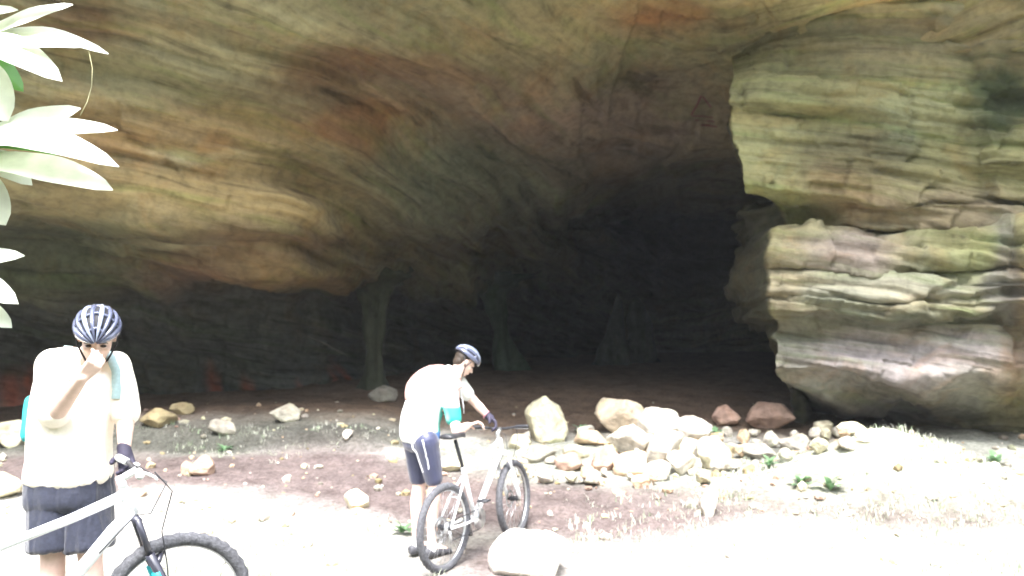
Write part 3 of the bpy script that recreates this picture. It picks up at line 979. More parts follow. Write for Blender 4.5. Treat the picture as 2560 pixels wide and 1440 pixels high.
def bicycle(loc, yaw, label, fork_mat, steer=0.0, saddle_z=1.0, bar_half=.28, grip_mat=None, teal=False):
    c, s_ = math.cos(yaw), math.sin(yaw)
    O = V(loc)
    zr = gzf(O.x - .43 * c, O.y - .43 * s_); zf = gzf(O.x + .64 * c, O.y + .64 * s_)
    O.z = zr + .43 / 1.07 * (zf - zr)
    pit = math.atan2(zf - zr, 1.07)
    root = empty('bicycle', O)
    tag(root, label, 'bicycle')
    MW = Matrix.Translation(O) @ Matrix.Rotation(yaw, 4, 'Z') @ Matrix.Rotation(-pit, 4, 'Y')
    R = .345
    HT, HB = V((.405, 0, .915)), V((.445, 0, .80))
    steer_ax = (HT - HB).normalized()
    MS = Matrix.Translation(HB) @ Matrix.Rotation(steer, 4, steer_ax) @ Matrix.Translation(-HB)

    def fin(bm, name, mat, par=root, st=False, smooth=True, solid=0):
        bm.transform(MW @ MS if st else MW)
        o = finish(bm, name, mat, None, smooth, solid)
        o.parent = par
        if par is root: o.matrix_parent_inverse = Matrix.Translation(-O)
        return o

    def T(bm, pts, r, seg=12): tube(bm, [V(p) for p in pts], r, seg)
    bm = bmesh.new()
    BB = V((0, 0, .32)); ST = V((-.15, 0, .74))
    T(bm, [HB, HT], .026)
    T(bm, [(.40, 0, .89), (.2, 0, .82), ST - V((0, 0, .02))], [.024, .021, .019])
    T(bm, [(.44, 0, .815), (.36, 0, .74), BB], [.028, .029, .027])
    T(bm, [BB, ST + V((-.01, 0, .03))], .018)
    for sy in (-1, 1):
        T(bm, [ST + V((0, .012 * sy, -.05)), (-.28, .045 * sy, .55), (-.43, .065 * sy, .345)], .0095, 8)
        T(bm, [BB + V((-.02, .03 * sy, 0)), (-.2, .05 * sy, .325), (-.43, .065 * sy, .345)], .011, 8)
    T(bm, [BB - V((0, .038, 0)), BB + V((0, .038, 0))], .024)
    T(bm, [(-.28, -.05, .55), (-.28, .05, .55)], .007, 6)
    frame = fin(bm, 'frame', M_white)
    # fork
    bm = bmesh.new()
    cr = HB - steer_ax * .02
    T(bm, [cr - V((0, .065, 0)), cr + V((0, .065, 0))], .02, 10)
    for sy in (-1, 1):
        T(bm, [cr + V((0, .06 * sy, .01)), cr + V((.06, .06 * sy, -.17)), ], .0145, 10)
        T(bm, [cr + V((.055, .06 * sy, -.155)), (.615, .06 * sy, .40), (.64, .06 * sy, .345)], [.021, .019, .014], 10)
    T(bm, [cr + V((.09, -.055, -.2)), cr + V((.12, 0, -.17)), cr + V((.09, .055, -.2))], .012, 8)
    fork = fin(bm, 'fork', fork_mat, st=True)
    if teal:
        bm = bmesh.new()
        for sy in (-1, 1):
            a_ = cr + V((.085, .06 * sy, -.235)); b_ = cr + V((.118, .06 * sy, -.32))
            T(bm, [a_, b_], .0225, 10)
        fin(bm, 'fork_band', M_teal, fork, st=True)
    # stem, bar
    SB = HT + steer_ax * .05
    BC = SB + V((.065, 0, .035))
    bm = bmesh.new()
    T(bm, [HT, SB + steer_ax * .015], .019)
    T(bm, [SB, BC], .017)
    fin(bm, 'stem', M_metal if grip_mat is None else grip_mat, st=True)
    bm = bmesh.new()
    ends = [BC + V((-.035, sy * bar_half, .02)) for sy in (-1, 1)]
    T(bm, [ends[0], BC + V((-.012, -.16, .015)), BC + V((0, -.05, 0)), BC + V((0, .05, 0)), BC + V((-.012, .16, .015)), ends[1]], .0115, 10)
    bar = fin(bm, 'handlebar', M_black, st=True)
    for sy, e in zip((-1, 1), ends):
        bm = bmesh.new()
        q = BC + V((-.018, sy * (bar_half - .12), .017))
        T(bm, [q, q.lerp(e, .1), q.lerp(e, .5), e.lerp(q, .05), e + (e - q) * .03], [.017, .0165, .0175, .0175, .015], 12)
        fin(bm, 'grip', grip_mat or M_black, bar, st=True)
        bm = bmesh.new()
        q2 = BC + V((-.012, sy * (bar_half - .15), .012))
        T(bm, [q2 + V((.01, 0, -.005)), q2 + V((.04, sy * .01, -.015)), q2 + V((.055, sy * .06, -.02)), q2 + V((.05, sy * .12, -.02))], [.008, .007, .0055, .005], 8)
        fin(bm, 'brake_lever', M_metal if grip_mat is None else M_grip, bar, st=True)
    bm = bmesh.new()
    T(bm, [BC + V((.04, -.13, 0)), BC + V((.13, -.09, -.10)), BC + V((.10, -.05, -.28)), cr + V((.12, -.07, -.2)), (.58, -.07, .5)], .003, 6)
    T(bm, [BC + V((.04, .13, 0)), BC + V((.15, .05, -.08)), BC + V((.06, -.02, -.2)), HB + V((.0, -.03, .0)), (.3, -.034, .66)], .003, 6)
    fin(bm, 'brake_cable', M_black)
    # seat
    SPT = V((-.15 - (saddle_z - .74) * .357, 0, saddle_z - .03))
    bm = bmesh.new()
    T(bm, [ST, SPT], .0155)
    fin(bm, 'seat_post', M_black)
    bm = bmesh.new()
    sec = []
    for u, w, z in ((-.14, .055, .012), (-.12, .07, .012), (-.06, .066, .008), (0, .042, .004), (.06, .024, 0), (.12, .019, -.004), (.135, .010, -.012)):
        ring = [bm.verts.new(SPT + V((u, w * math.cos(th), .032 + z + .022 * math.sin(th) * (1 if math.sin(th) > 0 else .9) - .25 * (abs(math.cos(th)) ** 3) * w * .5))) for th in [2 * math.pi * k / 14 for k in range(14)]]
        sec.append(ring)
    for A, B in zip(sec[:-1], sec[1:]):
        for k in range(14): bm.faces.new((A[k], A[(k + 1) % 14], B[(k + 1) % 14], B[k]))
    bm.faces.new(sec[0][::-1]); bm.faces.new(sec[-1])
    fin(bm, 'saddle', M_black)
    # wheels
    for cxw, st in ((-.43, False), (.64, True)):
        cen = V((cxw, 0, R))
        bm = bmesh.new()
        nr, n2 = 72, 12
        rings = []
        for i in range(nr):
            th = 2 * math.pi * i / nr
            ring = []
            for k in range(n2):
                ph = 2 * math.pi * k / n2
                kn = .0035 * (1 if (i % 2 == 0) else -1) * (1 if math.cos(ph) > .3 else 0)
                rr = R - .031 + (.031 + kn) * math.cos(ph)
                ring.append(bm.verts.new(cen + V((rr * math.cos(th),   .030 * math.sin(ph), rr * math.sin(th)))))
            rings.append(ring)
        for i in range(nr):
            A, B = rings[i], rings[(i + 1) % nr]
            for k in range(n2): bm.faces.new((A[k], A[(k + 1) % n2], B[(k + 1) % n2], B[k]))
        tyre_bm = bm
        bm = bmesh.new()
        n2 = 8; rings = []
        for i in range(nr):
            th = 2 * math.pi * i / nr
            rings.append([bm.verts.new(cen + V(((R - .052 + dr) * math.cos(th), dw, (R - .052 + dr) * math.sin(th)))) for dr, dw in ((.012, .013), (.006, .014), (-.008, .010), (-.014, .004), (-.014, -.004), (-.008, -.010), (.006, -.014), (.012, -.013))])
        for i in range(nr):
            A, B = rings[i], rings[(i + 1) % nr]
            for k in range(n2): bm.faces.new((A[k], A[(k + 1) % n2], B[(k + 1) % n2], B[k]))
        wheel = fin(bm, 'wheel', M_metal, st=st)
        fin(tyre_bm, 'tyre', M_tyre, wheel, st=st, smooth=True)
        bm = bmesh.new()
        for k in range(28):
            th = 2 * math.pi * k / 28; sy = 1 if k % 2 else -1
            th2 = th + (.5 if (k // 2) % 2 else -.5)
            T(bm, [cen + V((.022 * math.cos(th2), .028 * sy, .022 * math.sin(th2))), cen + V(((R - .065) * math.cos(th), 0, (R - .065) * math.sin(th)))], .0014, 5)
        fin(bm, 'spokes', M_metal, wheel, st=st)
        bm = bmesh.new()
        T(bm, [cen - V((0, .062, 0)), cen - V((0, .03, 0)), cen + V((0, .03, 0)), cen + V((0, .062, 0))], [.012, .022, .022, .012], 12)
        fin(bm, 'hub', M_black, wheel, st=st)
        bm = bmesh.new()
        dk = []
        for k in range(40):
            th = 2 * math.pi * k / 40
            dk.append([bm.verts.new(cen + V((rr * math.cos(th), .040 + yy_, rr * math.sin(th)))) for rr, yy_ in ((.08, -.001), (.08, .001), (.055, .001), (.055, -.001))])
        for k in range(40):
            A, B = dk[k], dk[(k + 1) % 40]
            for q in range(4): bm.faces.new((A[q], A[(q + 1) % 4], B[(q + 1) % 4], B[q]))
        fin(bm, 'brake_disc', M_metal, wheel, st=st)
    # drivetrain
    bm = bmesh.new()
    for rr, yy_ in ((.085, -.05), (.065, -.043)):
        T(bm, [BB + V((0, yy_ - .003, 0)), BB + V((0, yy_ + .003, 0))], rr, 32)
    for sg_ in (-1, 1):
        T(bm, [BB + V((0, .06 * sg_, 0)), BB + V((.055 * sg_, .072 * sg_, -.165 * sg_))], [.014, .011], 10)
    crank = fin(bm, 'crankset', M_metal)
    for sg_ in (-1, 1):
        q = BB + V((.055 * sg_, .08 * sg_, -.165 * sg_))
        bm = bmesh.new()
        for dx in (-.035, .035):
            T(bm, [q + V((dx, .01 * sg_, 0)), q + V((dx, .09 * sg_, 0))], .008, 8)
        for dy in (.02, .085):
            T(bm, [q + V((-.035, dy * sg_, 0)), q + V((.035, dy * sg_, 0))], .008, 8)
        T(bm, [q, q + V((0, .09 * sg_, 0))], .009, 8)
        fin(bm, 'pedal', M_black, crank)
    bm = bmesh.new()
    T(bm, [BB + V((0, -.048, .084)), (-.43, -.045, .385)], .005, 6)
    T(bm, [BB + V((0, -.048, -.084)), (-.41, -.045, .24)], .005, 6)
    T(bm, [(-.41, -.045, .24), (-.435, -.045, .30)], .005, 6)
    fin(bm, 'chain', M_black)
    bm = bmesh.new()
    T(bm, [(-.43, -.045, .345), (-.43, -.03, .345)], [.045, .05], 20)
    T(bm, [(-.43, -.05, .32), (-.42, -.055, .23)], [.012, .010], 8)
    fin(bm, 'rear_gears', M_metal)
    return root, MW, MS, BC, ends


b1, MW1, MS1, BC1, E1 = bicycle((-2.03, 3.335, 0), math.radians(41), 'white mountain bicycle with white grips held by the standing cyclist', M_darkm, steer=math.radians(-6), saddle_z=.95, bar_half=.27, grip_mat=M_grip, teal=True)
b2, MW2, MS2, BC2, E2 = bicycle((-.30, 6.70, 0), math.radians(59), 'white mountain bicycle with tall black seat post under the bent cyclist', M_white, steer=math.radians(8), saddle_z=1.03, bar_half=.28)

# ------------------------------------------------------------------ people
def cone(bm, p0, r0, p1, r1, seg=18):
    p0, p1 = V(p0), V(p1)
    ax = p1 - p0
    L_ = ax.length
    t = ax.normalized()
    ref = V((0, 0, 1)) if abs(t.z) < .9 else V((1, 0, 0))
    a = (ref - t * ref.dot(t)).normalized(); b = t.cross(a)
    prof = [(-r0 * math.cos(k * math.pi / 10), r0 * math.sin(k * math.pi / 10)) for k in range(0, 6)]
    prof += [(L_ + r1 * math.cos(k * math.pi / 10), r1 * math.sin(k * math.pi / 10)) for k in range(5, -1, -1)]
    rings = []
    for h, r in prof:
        r = max(r, 1e-4)
        rings.append([bm.verts.new(p0 + t * h + (a * math.cos(2 * math.pi * k / seg) + b * math.sin(2 * math.pi * k / seg)) * r) for k in range(seg)])
    for A, B in zip(rings[:-1], rings[1:]):
        for k in range(seg): bm.faces.new((A[k], A[(k + 1) % seg], B[(k + 1) % seg], B[k]))
    bm.faces.new(rings[0][::-1]); bm.faces.new(rings[-1])


def chain(bm, pts):
    for (p, r), (q, s_) in zip(pts[:-1], pts[1:]): cone(bm, p, r, q, s_)


def loft(bm, secs, side, seg=28, power=2.3, round_ends=True):
    """secs: (centre, half width along side, half depth)"""
    side = V(side).normalized()
    cs = [V(s_[0]) for s_ in secs]
    secs = [(V(c), a, b) for c, a, b in secs]
    t0 = (cs[1] - cs[0]).normalized(); t1 = (cs[-1] - cs[-2]).normalized()
    if round_ends:
        e = min(secs[0][1], secs[0][2]) * .35
        secs = [(cs[0] - t0 * e, secs[0][1] * .55, secs[0][2] * .55)] + secs
        e = min(secs[-1][1], secs[-1][2]) * .35
        secs = secs + [(cs[-1] + t1 * e, secs[-1][1] * .55, secs[-1][2] * .55)]
    # smooth resample
    n = len(secs); out = []
    for i in range(n - 1):
        for u in np.linspace(0, 1, 7)[:-1 if i < n - 2 else None]:
            i0, i3 = max(i - 1, 0), min(i + 2, n - 1)

            def cr_(f): 
                p0, p1, p2, p3 = f(secs[i0]), f(secs[i]), f(secs[i + 1]), f(secs[i3])
                return .5 * ((2 * p1) + (p2 - p0) * u + (2 * p0 - 5 * p1 + 4 * p2 - p3) * u * u + (3 * p1 - p0 - 3 * p2 + p3) * u ** 3)
            out.append((cr_(lambda s_: s_[0]), cr_(lambda s_: s_[1]), cr_(lambda s_: s_[2])))
    rings = []
    for i, (c, a, b) in enumerate(out):
        t = (out[min(i + 1, len(out) - 1)][0] - out[max(i - 1, 0)][0]).normalized()
        sd_ = (side - t * side.dot(t)).normalized()
        fr = t.cross(sd_)
        ring = []
        for k in range(seg):
            th = 2 * math.pi * k / seg
            x = math.copysign(abs(math.cos(th)) ** (2 / power), math.cos(th)); y = math.copysign(abs(math.sin(th)) ** (2 / power), math.sin(th))
            ring.append(bm.verts.new(c + sd_ * (a * x) + fr * (b * y)))
        rings.append(ring)
    for A, B in zip(rings[:-1], rings[1:]):
        for k in range(seg): bm.faces.new((A[k], A[(k + 1) % seg], B[(k + 1) % seg], B[k]))
    bm.faces.new(rings[0][::-1]); bm.faces.new(rings[-1])


def ellipsoid(bm, c, axes, rad, sub=3):
    r = bmesh.ops.create_icosphere(bm, subdivisions=sub, radius=1)
    M = Matrix((axes[0] * rad[0], axes[1] * rad[1], axes[2] * rad[2])).transposed()
    for v in r['verts']: v.co = V(c) + M @ v.co


def frame_of(F):
    F = V(F).normalized()
    U = (V((0, 0, 1)) - F * F.z).normalized()
    Rt = F.cross(U).normalized()
    return F, U, Rt


def head(bm, c, F):
    F, U, Rt = frame_of(F)
    ellipsoid(bm, c + U * .035 - F * .012, (Rt, F, U), (.074, .094, .088))
    ellipsoid(bm, c - U * .03 + F * .012, (Rt, F, U), (.064, .078, .078))
    ellipsoid(bm, c - U * .078 + F * .034, (Rt, F, U), (.043, .045, .032))       # jaw, chin
    ellipsoid(bm, c - U * .088 + F * .066, (Rt, F, U), (.022, .016, .018), 2)
    ellipsoid(bm, c + U * .022 + F * .074, (Rt, F, U), (.050, .016, .013), 2)      # brow
    cone(bm, c + U * .008 + F * .084, .009, c - U * .026 + F * .104, .0125, 10)    # nose
    for s_ in (-1, 1):
        ellipsoid(bm, c - U * .024 + F * .090 + Rt * .012 * s_, (Rt, F, U), (.009, .009, .008), 2)
        ellipsoid(bm, c - U * .020 + F * .062 + Rt * .040 * s_, (Rt, F, U), (.020, .020, .018), 2)   # cheek
        ellipsoid(bm, c - U * .008 - F * .010 + Rt * .074 * s_, ((Rt * .9 - F * .4 * s_).normalized(), (F + Rt * .4 * s_).normalized(), U), (.009, .019, .032), 2)  # ear
    ellipsoid(bm, c - U * .054 + F * .086, (Rt, F, U), (.024, .010, .006), 2)     # lips
    ellipsoid(bm, c - U * .064 + F * .084, (Rt, F, U), (.019, .010, .006), 2)


def face_parts(c, F, parent):
    F, U, Rt = frame_of(F)
    for s_ in (-1, 1):
        bm = bmesh.new()
        ellipsoid(bm, c + U * .003 + F * .079 + Rt * .031 * s_, (Rt, F, U), (.014, .009, .007), 2)
        finish(bm, 'eye', M_eye, parent)
        bm = bmesh.new()
        tube(bm, [c + U * .022 + F * .089 + Rt * .014 * s_, c + U * .027 + F * .088 + Rt * .032 * s_, c + U * .020 + F * .078 + Rt * .050 * s_], [.003, .004, .002], 6)
        finish(bm, 'eyebrow', M_hair, parent)
    bm = bmesh.new()
    tube(bm, [c - U * .059 + F * .090 - Rt * .024, c - U * .058 + F * .0965, c - U * .059 + F * .090 + Rt * .024], [.0015, .0025, .0015], 6)
    finish(bm, 'mouth', M_lip, parent)
    bm = bmesh.new()
    ellipsoid(bm, c + U * .030 - F * .028, (Rt, F, U), (.078, .084, .082))
    ellipsoid(bm, c - U * .022 - F * .052, (Rt, F, U), (.064, .045, .055))
    voxel(bm, 'hair', M_hair, parent, .006, 4)


def hand(bm, wrist, dirn, palm_n, thumb_side, curl=.5, grow=0.0, scale=1.0):
    """dirn: wrist to knuckles, palm_n: out of the palm, thumb_side: towards the thumb"""
    D_ = V(dirn).normalized()
    Nn = V(palm_n); Nn = (Nn - D_ * Nn.dot(D_)).normalized()
    T_ = V(thumb_side); T_ = (T_ - D_ * T_.dot(D_) - Nn * T_.dot(Nn)).normalized()
    s_ = scale
    kn = wrist + D_ * .085 * s_
    for k, off_ in enumerate((.027, .009, -.010, -.027)):
        cone(bm, wrist + T_ * off_ * .7 * s_ + D_ * .01 * s_, .013 * s_ + grow, kn + T_ * off_ * s_, .0115 * s_ + grow, 12)
        ln = (.040, .045, .042, .034)[k] * s_
        p = kn + T_ * off_ * s_
        ang = 0
        for q, f in enumerate((1.0, .68, .52)):
            ang += curl * (1.0, 1.05, .7)[q] * (1 + .06 * k)
            dv = D_ * math.cos(ang) + Nn * math.sin(ang) + T_ * (.05 * (1.5 - k))
            e = p + dv.normalized() * ln * f
            cone(bm, p, (.0098 - .001 * q) * s_ + grow, e, (.009 - .001 * q) * s_ + grow, 10)
            p = e
    p = wrist + T_ * .022 * s_ + D_ * .018 * s_
    e = p + (T_ * .75 + D_ * .55 + Nn * .35 * (1 + curl)).normalized() * .042 * s_
    cone(bm, p, .014 * s_ + grow, e, .011 * s_ + grow, 10)
    e2 = e + (T_ * .15 + D_ * .8 + Nn * .55 * (1 + curl)).normalized() * .030 * s_
    cone(bm, e, .0108 * s_ + grow, e2, .009 * s_ + grow, 10)


def voxel(bm, name, mat, parent, size=.007, smooth=4, wrinkle=0.0, wscale=(9, 9, 3), tint=None, seed=0):
    bmesh.ops.recalc_face_normals(bm, faces=bm.faces[:])
    me = bpy.data.meshes.new(name + '_source')
    bm.to_mesh(me); bm.free()
    o = bpy.data.objects.new(name + '_source', me)
    COL.objects.link(o)
    m = o.modifiers.new('remesh', 'REMESH'); m.mode = 'VOXEL'; m.voxel_size = size
    if smooth:
        m = o.modifiers.new('smooth', 'SMOOTH'); m.factor = .5; m.iterations = smooth
    dg = bpy.context.evaluated_depsgraph_get()
    dg.update()
    me2 = bpy.data.meshes.new_from_object(o.evaluated_get(dg))
    bpy.data.objects.remove(o); bpy.data.meshes.remove(me)
    me2.name = name
    nv_ = len(me2.vertices)
    co = np.empty(nv_ * 3, np.float32); me2.vertices.foreach_get('co', co); co = co.reshape(-1, 3)
    if wrinkle:
        nn = np.empty(nv_ * 3, np.float32); me2.vertices.foreach_get('normal', nn); nn = nn.reshape(-1, 3)
        f = fbm(co[:, 0] * wscale[0] + 40, co[:, 1] * wscale[1], co[:, 2] * wscale[2], 4, 700 + seed)
        rd = 1 - np.abs(f) * 2.2
        co = co + nn * (wrinkle * rd)[:, None]
        me2.vertices.foreach_set('co', co.astype(np.float32).ravel())
    if tint is not None:
        set_tint(me2, tint(co))
    return link_mesh(name, me2, mat, parent)


M_skin = simple_mat('skin', (.70, .50, .42), .5, var=.08, scale=30, spec=.35)
M_eye = simple_mat('eye_dark', (.05, .035, .03), .2)
M_hair = simple_mat('dark_hair', (.04, .028, .02), .6, scale=80, var=.5)
M_lip = simple_mat('lips', (.35, .13, .11), .5)
M_shirt1 = simple_mat('peach_jersey', (.95, .86, .75), .75, bump=.15, scale=90, var=.04)
M_shirt2 = simple_mat('cycling_jersey', (1, 1, 1), .75, attr=True, bump=.15, scale=90, var=.04)
M_short1 = simple_mat('dark_blue_shorts', (.022, .025, .045), .6, bump=.2, scale=60, var=.3, sheen=.3)
M_short2 = simple_mat('black_lycra', (.034, .038, .085), .45, var=.1, spec=.5, sheen=.3)
M_glove = simple_mat('dark_glove_fabric', (.04, .035, .06), .75, var=.3)
M_helm = simple_mat('blue_grey_helmet_shell', (.085, .095, .15), .25, spec=.5, coat=.8, var=.1)
M_helmw = simple_mat('pale_helmet_shell', (.30, .34, .46), .25, spec=.5, coat=.8, var=.1)
M_foam = simple_mat('black_helmet_foam', (.02, .02, .025), .7)
M_strap = simple_mat('black_webbing', (.025, .025, .03), .8)
M_pack = simple_mat('teal_pack_fabric', (.03, .36, .38), .7, bump=.2, scale=70)
M_packs = simple_mat('pale_teal_strap', (.40, .54, .54), .7, bump=.2, scale=70)
M_pack2 = simple_mat('grey_red_pack_fabric', (.60, .36, .33), .7, bump=.2, scale=70, var=.3)
M_shoe = simple_mat('grey_shoe', (.07, .07, .08), .6)
M_sock = simple_mat('white_sock', (.7, .7, .7), .8)
M_pipe = simple_mat('white_piping', (.75, .75, .78), .6)


def helmet(c, F, parent, seed=0):
    F, U, Rt = frame_of(F)
    c = c + U * .046 - F * .008
    A, B, Cc = .132, .106, .108

    def pt(al, ph, k=1.0):
        r = math.cos(al)
        up = math.cos(ph) * r
        return c + F * (A * k * math.sin(al)) + Rt * (B * k * math.sin(ph) * r) + U * (Cc * k * up if up > 0 else Cc * k * up * .8)
    root_bm = bmesh.new()
    # core dome
    rows_ = []
    for i in range(25):
        al = math.radians(-88 + 176 * i / 24)
        rows_.append([root_bm.verts.new(pt(al, math.radians(-98 + 196 * k / 28), .88)) for k in range(29)])
    for a_, b_ in zip(rows_[:-1], rows_[1:]):
        for k in range(28): root_bm.faces.new((a_[k], a_[k + 1], b_[k + 1], b_[k]))
    h = finish(root_bm, 'helmet', M_foam, parent)
    for j, ph0 in enumerate((-84, -58, -35, -12, 12, 35, 58, 84)):
        bm = bmesh.new()
        wd = 6.3 if abs(ph0) < 70 else 13
        rr = []
        for i in range(29):
            u = i / 28
            al = math.radians(-86 + 172 * u)
            tw = 1.0 + .35 * math.cos(al * 2)
            ph = math.radians(ph0 * (1 - .10 * abs(math.sin(al))))
            w = math.radians(wd) * (1.15 if abs(al) > .9 else 1.0)
            row = []
            for q, kk in ((-1, .90), (-.8, .995), (0, 1.015), (.8, .995), (1, .90)):
                row.append(bm.verts.new(pt(al, ph + w * q, kk)))
            rr.append(row)
        for a_, b_ in zip(rr[:-1], rr[1:]):
            for k in range(4): bm.faces.new((a_[k], a_[k + 1], b_[k + 1], b_[k]))
        finish(bm, 'shell_rib', M_helmw if j in (3, 5) else M_helm, h)
    # bands across, dividing vents
    for al0 in (-42, 8, 50):
        bm = bmesh.new(); rr = []
        for i in range(25):
            ph = math.radians(-90 + 180 * i / 24)
            rr.append([bm.verts.new(pt(math.radians(al0 + d_ + 10 * abs(math.sin(ph))), ph, kk)) for d_, kk in ((-4, .90), (-3, .975), (3, .975), (4, .90))])
        for a_, b_ in zip(rr[:-1], rr[1:]):
            for k in range(3): bm.faces.new((a_[k], a_[k + 1], b_[k + 1], b_[k]))
        finish(bm, 'cross_band', M_helm, h)
    bm = bmesh.new()
    for s_ in (-1, 1):
        tube(bm, [c - U * .02 + Rt * .090 * s_ + F * .03, c - U * .09 + Rt * .083 * s_ + F * .015, c - U * .155 + Rt * .045 * s_ + F * .055], .0045, 6)
        tube(bm, [c - U * .02 + Rt * .088 * s_ - F * .05, c - U * .09 + Rt * .083 * s_ + F * .012], .0045, 6)
    tube(bm, [c - U * .155 + Rt * .045 + F * .055, c - U * .168 + F * .062, c - U * .155 - Rt * .045 + F * .055], .0045, 6)
    finish(bm, 'chin_strap', M_strap, h)
    return h


# ---- standing cyclist
p1b = V((at(175, 1600, 3.95).x, 3.95, 0)); p1b.z = gzf(p1b.x, p1b.y)
per1 = tag(empty('person', p1b), 'cyclist in loose peach jersey and helmet, head bowed, hand raised to mouth', 'person')
f1 = V((.22, -1, 0)).normalized(); s1 = V((1, .22, 0)).normalized()
hd1 = at(243, 842, 3.79); hF1 = V((.34, -.74, -.60))
rs, re, rw = at(132, 912, 3.92), at(134, 1040, 3.76), at(205, 944, 3.60)
ls, le, lw = at(288, 918, 3.98), at(314, 1032, 3.98), at(311, 1128, 3.88)
hipL, hipR = at(218, 1190, 3.97), at(136, 1190, 3.93)
kL, kR = at(226, 1395, 3.93), at(132, 1395, 3.90)
aL = V((kL.x + .01, 3.98, gzf(kL.x, 3.98) + .09)); aR = V((kR.x - .01, 3.93, gzf(kR.x, 3.93) + .09))
bm = bmesh.new()
loft(bm, [(at(177, 1200, 3.95), .165, .11), (at(178, 1100, 3.95), .155, .115), (at(195, 990, 3.95), .175, .115), (at(208, 915, 3.95), .165, .08), (at(217, 893, 3.94), .09, .065)], s1)
chain(bm, [(at(215, 905, 3.94), .068), (hd1 + V((-.01, .03, -.05)), .056)])
head(bm, hd1, hF1)
chain(bm, [(rs, .058), (rs.lerp(re, .5), .052), (re, .042), (re.lerp(rw, .3), .044), (rw, .028)])
chain(bm, [(ls, .058), (ls.lerp(le, .5), .050), (le, .040), (le.lerp(lw, .3), .042), (lw, .027)])
for h_, k_, a_ in ((hipL, kL, aL), (hipR, kR, aR)):
    chain(bm, [(h_, .088), (h_.lerp(k_, .5), .075), (k_, .055), (k_.lerp(a_, .3), .058), (a_, .036)])
    chain(bm, [(a_, .038), (a_ + f1 * .13 - V((0, 0, .055)), .032)])
dr = (at(252, 893, 3.585) - rw).normalized()
hand(bm, rw, dr, (hd1 + V(hF1).normalized() * .08) - (rw + dr * .06), V((-.5, -.3, .8)), curl=.75)
dl = (at(322, 1185, 3.83) - lw).normalized()
hand(bm, lw, dl, V((.25, -1, .2)), V((-.3, -.9, .2)), curl=.55)
voxel(bm, 'body', M_skin, per1, .0055, 3)
face_parts(hd1, hF1, per1)
bm = bmesh.new()
loft(bm, [(at(172, 1196, 3.95), .186, .155), (at(174, 1140, 3.94), .182, .155), (at(178, 1060, 3.94), .182, .150), (at(195, 980, 3.95), .196, .137), (at(207, 918, 3.95), .178, .10), (at(216, 896, 3.945), .105, .082)], s1, power=2.5)
chain(bm, [(rs, .077), (rs.lerp(re, .5), .076), (rs.lerp(re, .93), .072)])
chain(bm, [(ls, .074), (ls.lerp(le, .5), .072), (ls.lerp(le, .98), .068)])
sh1 = voxel(bm, 'jersey', M_shirt1, per1, .0075, 3, wrinkle=.007, wscale=(5, 5, 2.6), seed=1)
bm = bmesh.new()
loft(bm, [(at(174, 1160, 3.95), .17, .13), (at(174, 1215, 3.95), .182, .14), (at(174, 1255, 3.95), .183, .14)], s1, power=2.6)
for h_, k_ in ((hipL, kL), (hipR, kR)):
    kk = h_.lerp(k_, .88)
    loft(bm, [(h_ + V((0, 0, -.02)), .094, .115), (h_.lerp(k_, .5), .098, .115), (kk, .101, .115)], s1, round_ends=False)
voxel(bm, 'shorts', M_short1, per1, .0075, 3, wrinkle=.016, wscale=(11, 11, .8), seed=2)
helmet(hd1, hF1, per1)
bm = bmesh.new()
hand(bm, lw, dl, V((.25, -1, .2)), V((-.3, -.9, .2)), curl=.55, grow=.003)
cone(bm, lw - dl * .02, .032, lw + dl * .03, .033)
voxel(bm, 'glove', M_glove, per1, .0055, 2)
for a_ in (aL, aR):
    bm = bmesh.new()
    loft(bm, [(a_ - f1 * .06 - V((0, 0, .05)), .036, .034), (a_ + f1 * .03 - V((0, 0, .045)), .042, .038), (a_ + f1 * .13 - V((0, 0, .058)), .046, .028), (a_ + f1 * .185 - V((0, 0, .066)), .035, .020)], s1)
    cone(bm, a_ - V((0, 0, .05)), .046, a_ + V((0, 0, .0)), .043)
    voxel(bm, 'shoe', M_shoe, per1, .007, 3)
# pack of the standing cyclist
pk1 = tag(empty('backpack', at(170, 1000, 4.12)), 'teal backpack worn by the standing cyclist, straps over his shoulders', 'backpack')
bm = bmesh.new()
bk = at(170, 1010, 4.12)
loft(bm, [(at(150, 1095, 4.13), .13, .06), (at(155, 1040, 4.15), .15, .085), (at(172, 960, 4.15), .14, .08), (at(190, 905, 4.12), .11, .05)], s1, power=3)
cone(bm, at(72, 1085, 3.90), .036, at(78, 1005, 3.93), .03)
voxel(bm, 'bag', M_pack, pk1, .008, 3, wrinkle=.006)


def surf_strap(bm, pts, target, width, lift):
    me_ = target.data
    bvh = BVHTree.FromPolygons([v.co.copy() for v in me_.vertices], [tuple(p.vertices) for p in me_.polygons])
    prev = None
    fine = []
    for a_, b_ in zip(pts[:-1], pts[1:]):
        for u in np.linspace(0, 1, 10)[:-1]: fine.append(a_.lerp(b_, u))
    fine.append(pts[-1])
    loc = [bvh.find_nearest(p) for p in fine]
    for i, (q, n_, _, _) in enumerate(loc):
        t = (loc[min(i + 1, len(loc) - 1)][0] - loc[max(i - 1, 0)][0])
        if t.length < 1e-5: continue
        sd_ = t.normalized().cross(n_).normalized() * width
        cur = [bm.verts.new(q + n_ * (lift + e) + sd_ * k) for k, e in ((-1, -.012), (-.9, .004), (.9, .004), (1, -.012))]
        if prev:
            for k in range(3): bm.faces.new((prev[k], prev[k + 1], cur[k + 1], cur[k]))
        prev = cur


for line in ([at(168, 880, 4.02), at(172, 885, 3.86), at(175, 915, 3.80), at(176, 945, 3.80)],
             [at(262, 890, 4.06), at(277, 893, 3.92), at(284, 925, 3.84), at(282, 960, 3.84), at(280, 1000, 3.84)]):
    bm = bmesh.new()
    surf_strap(bm, line, sh1, .020, .006)
    finish(bm, 'strap', M_packs, pk1)

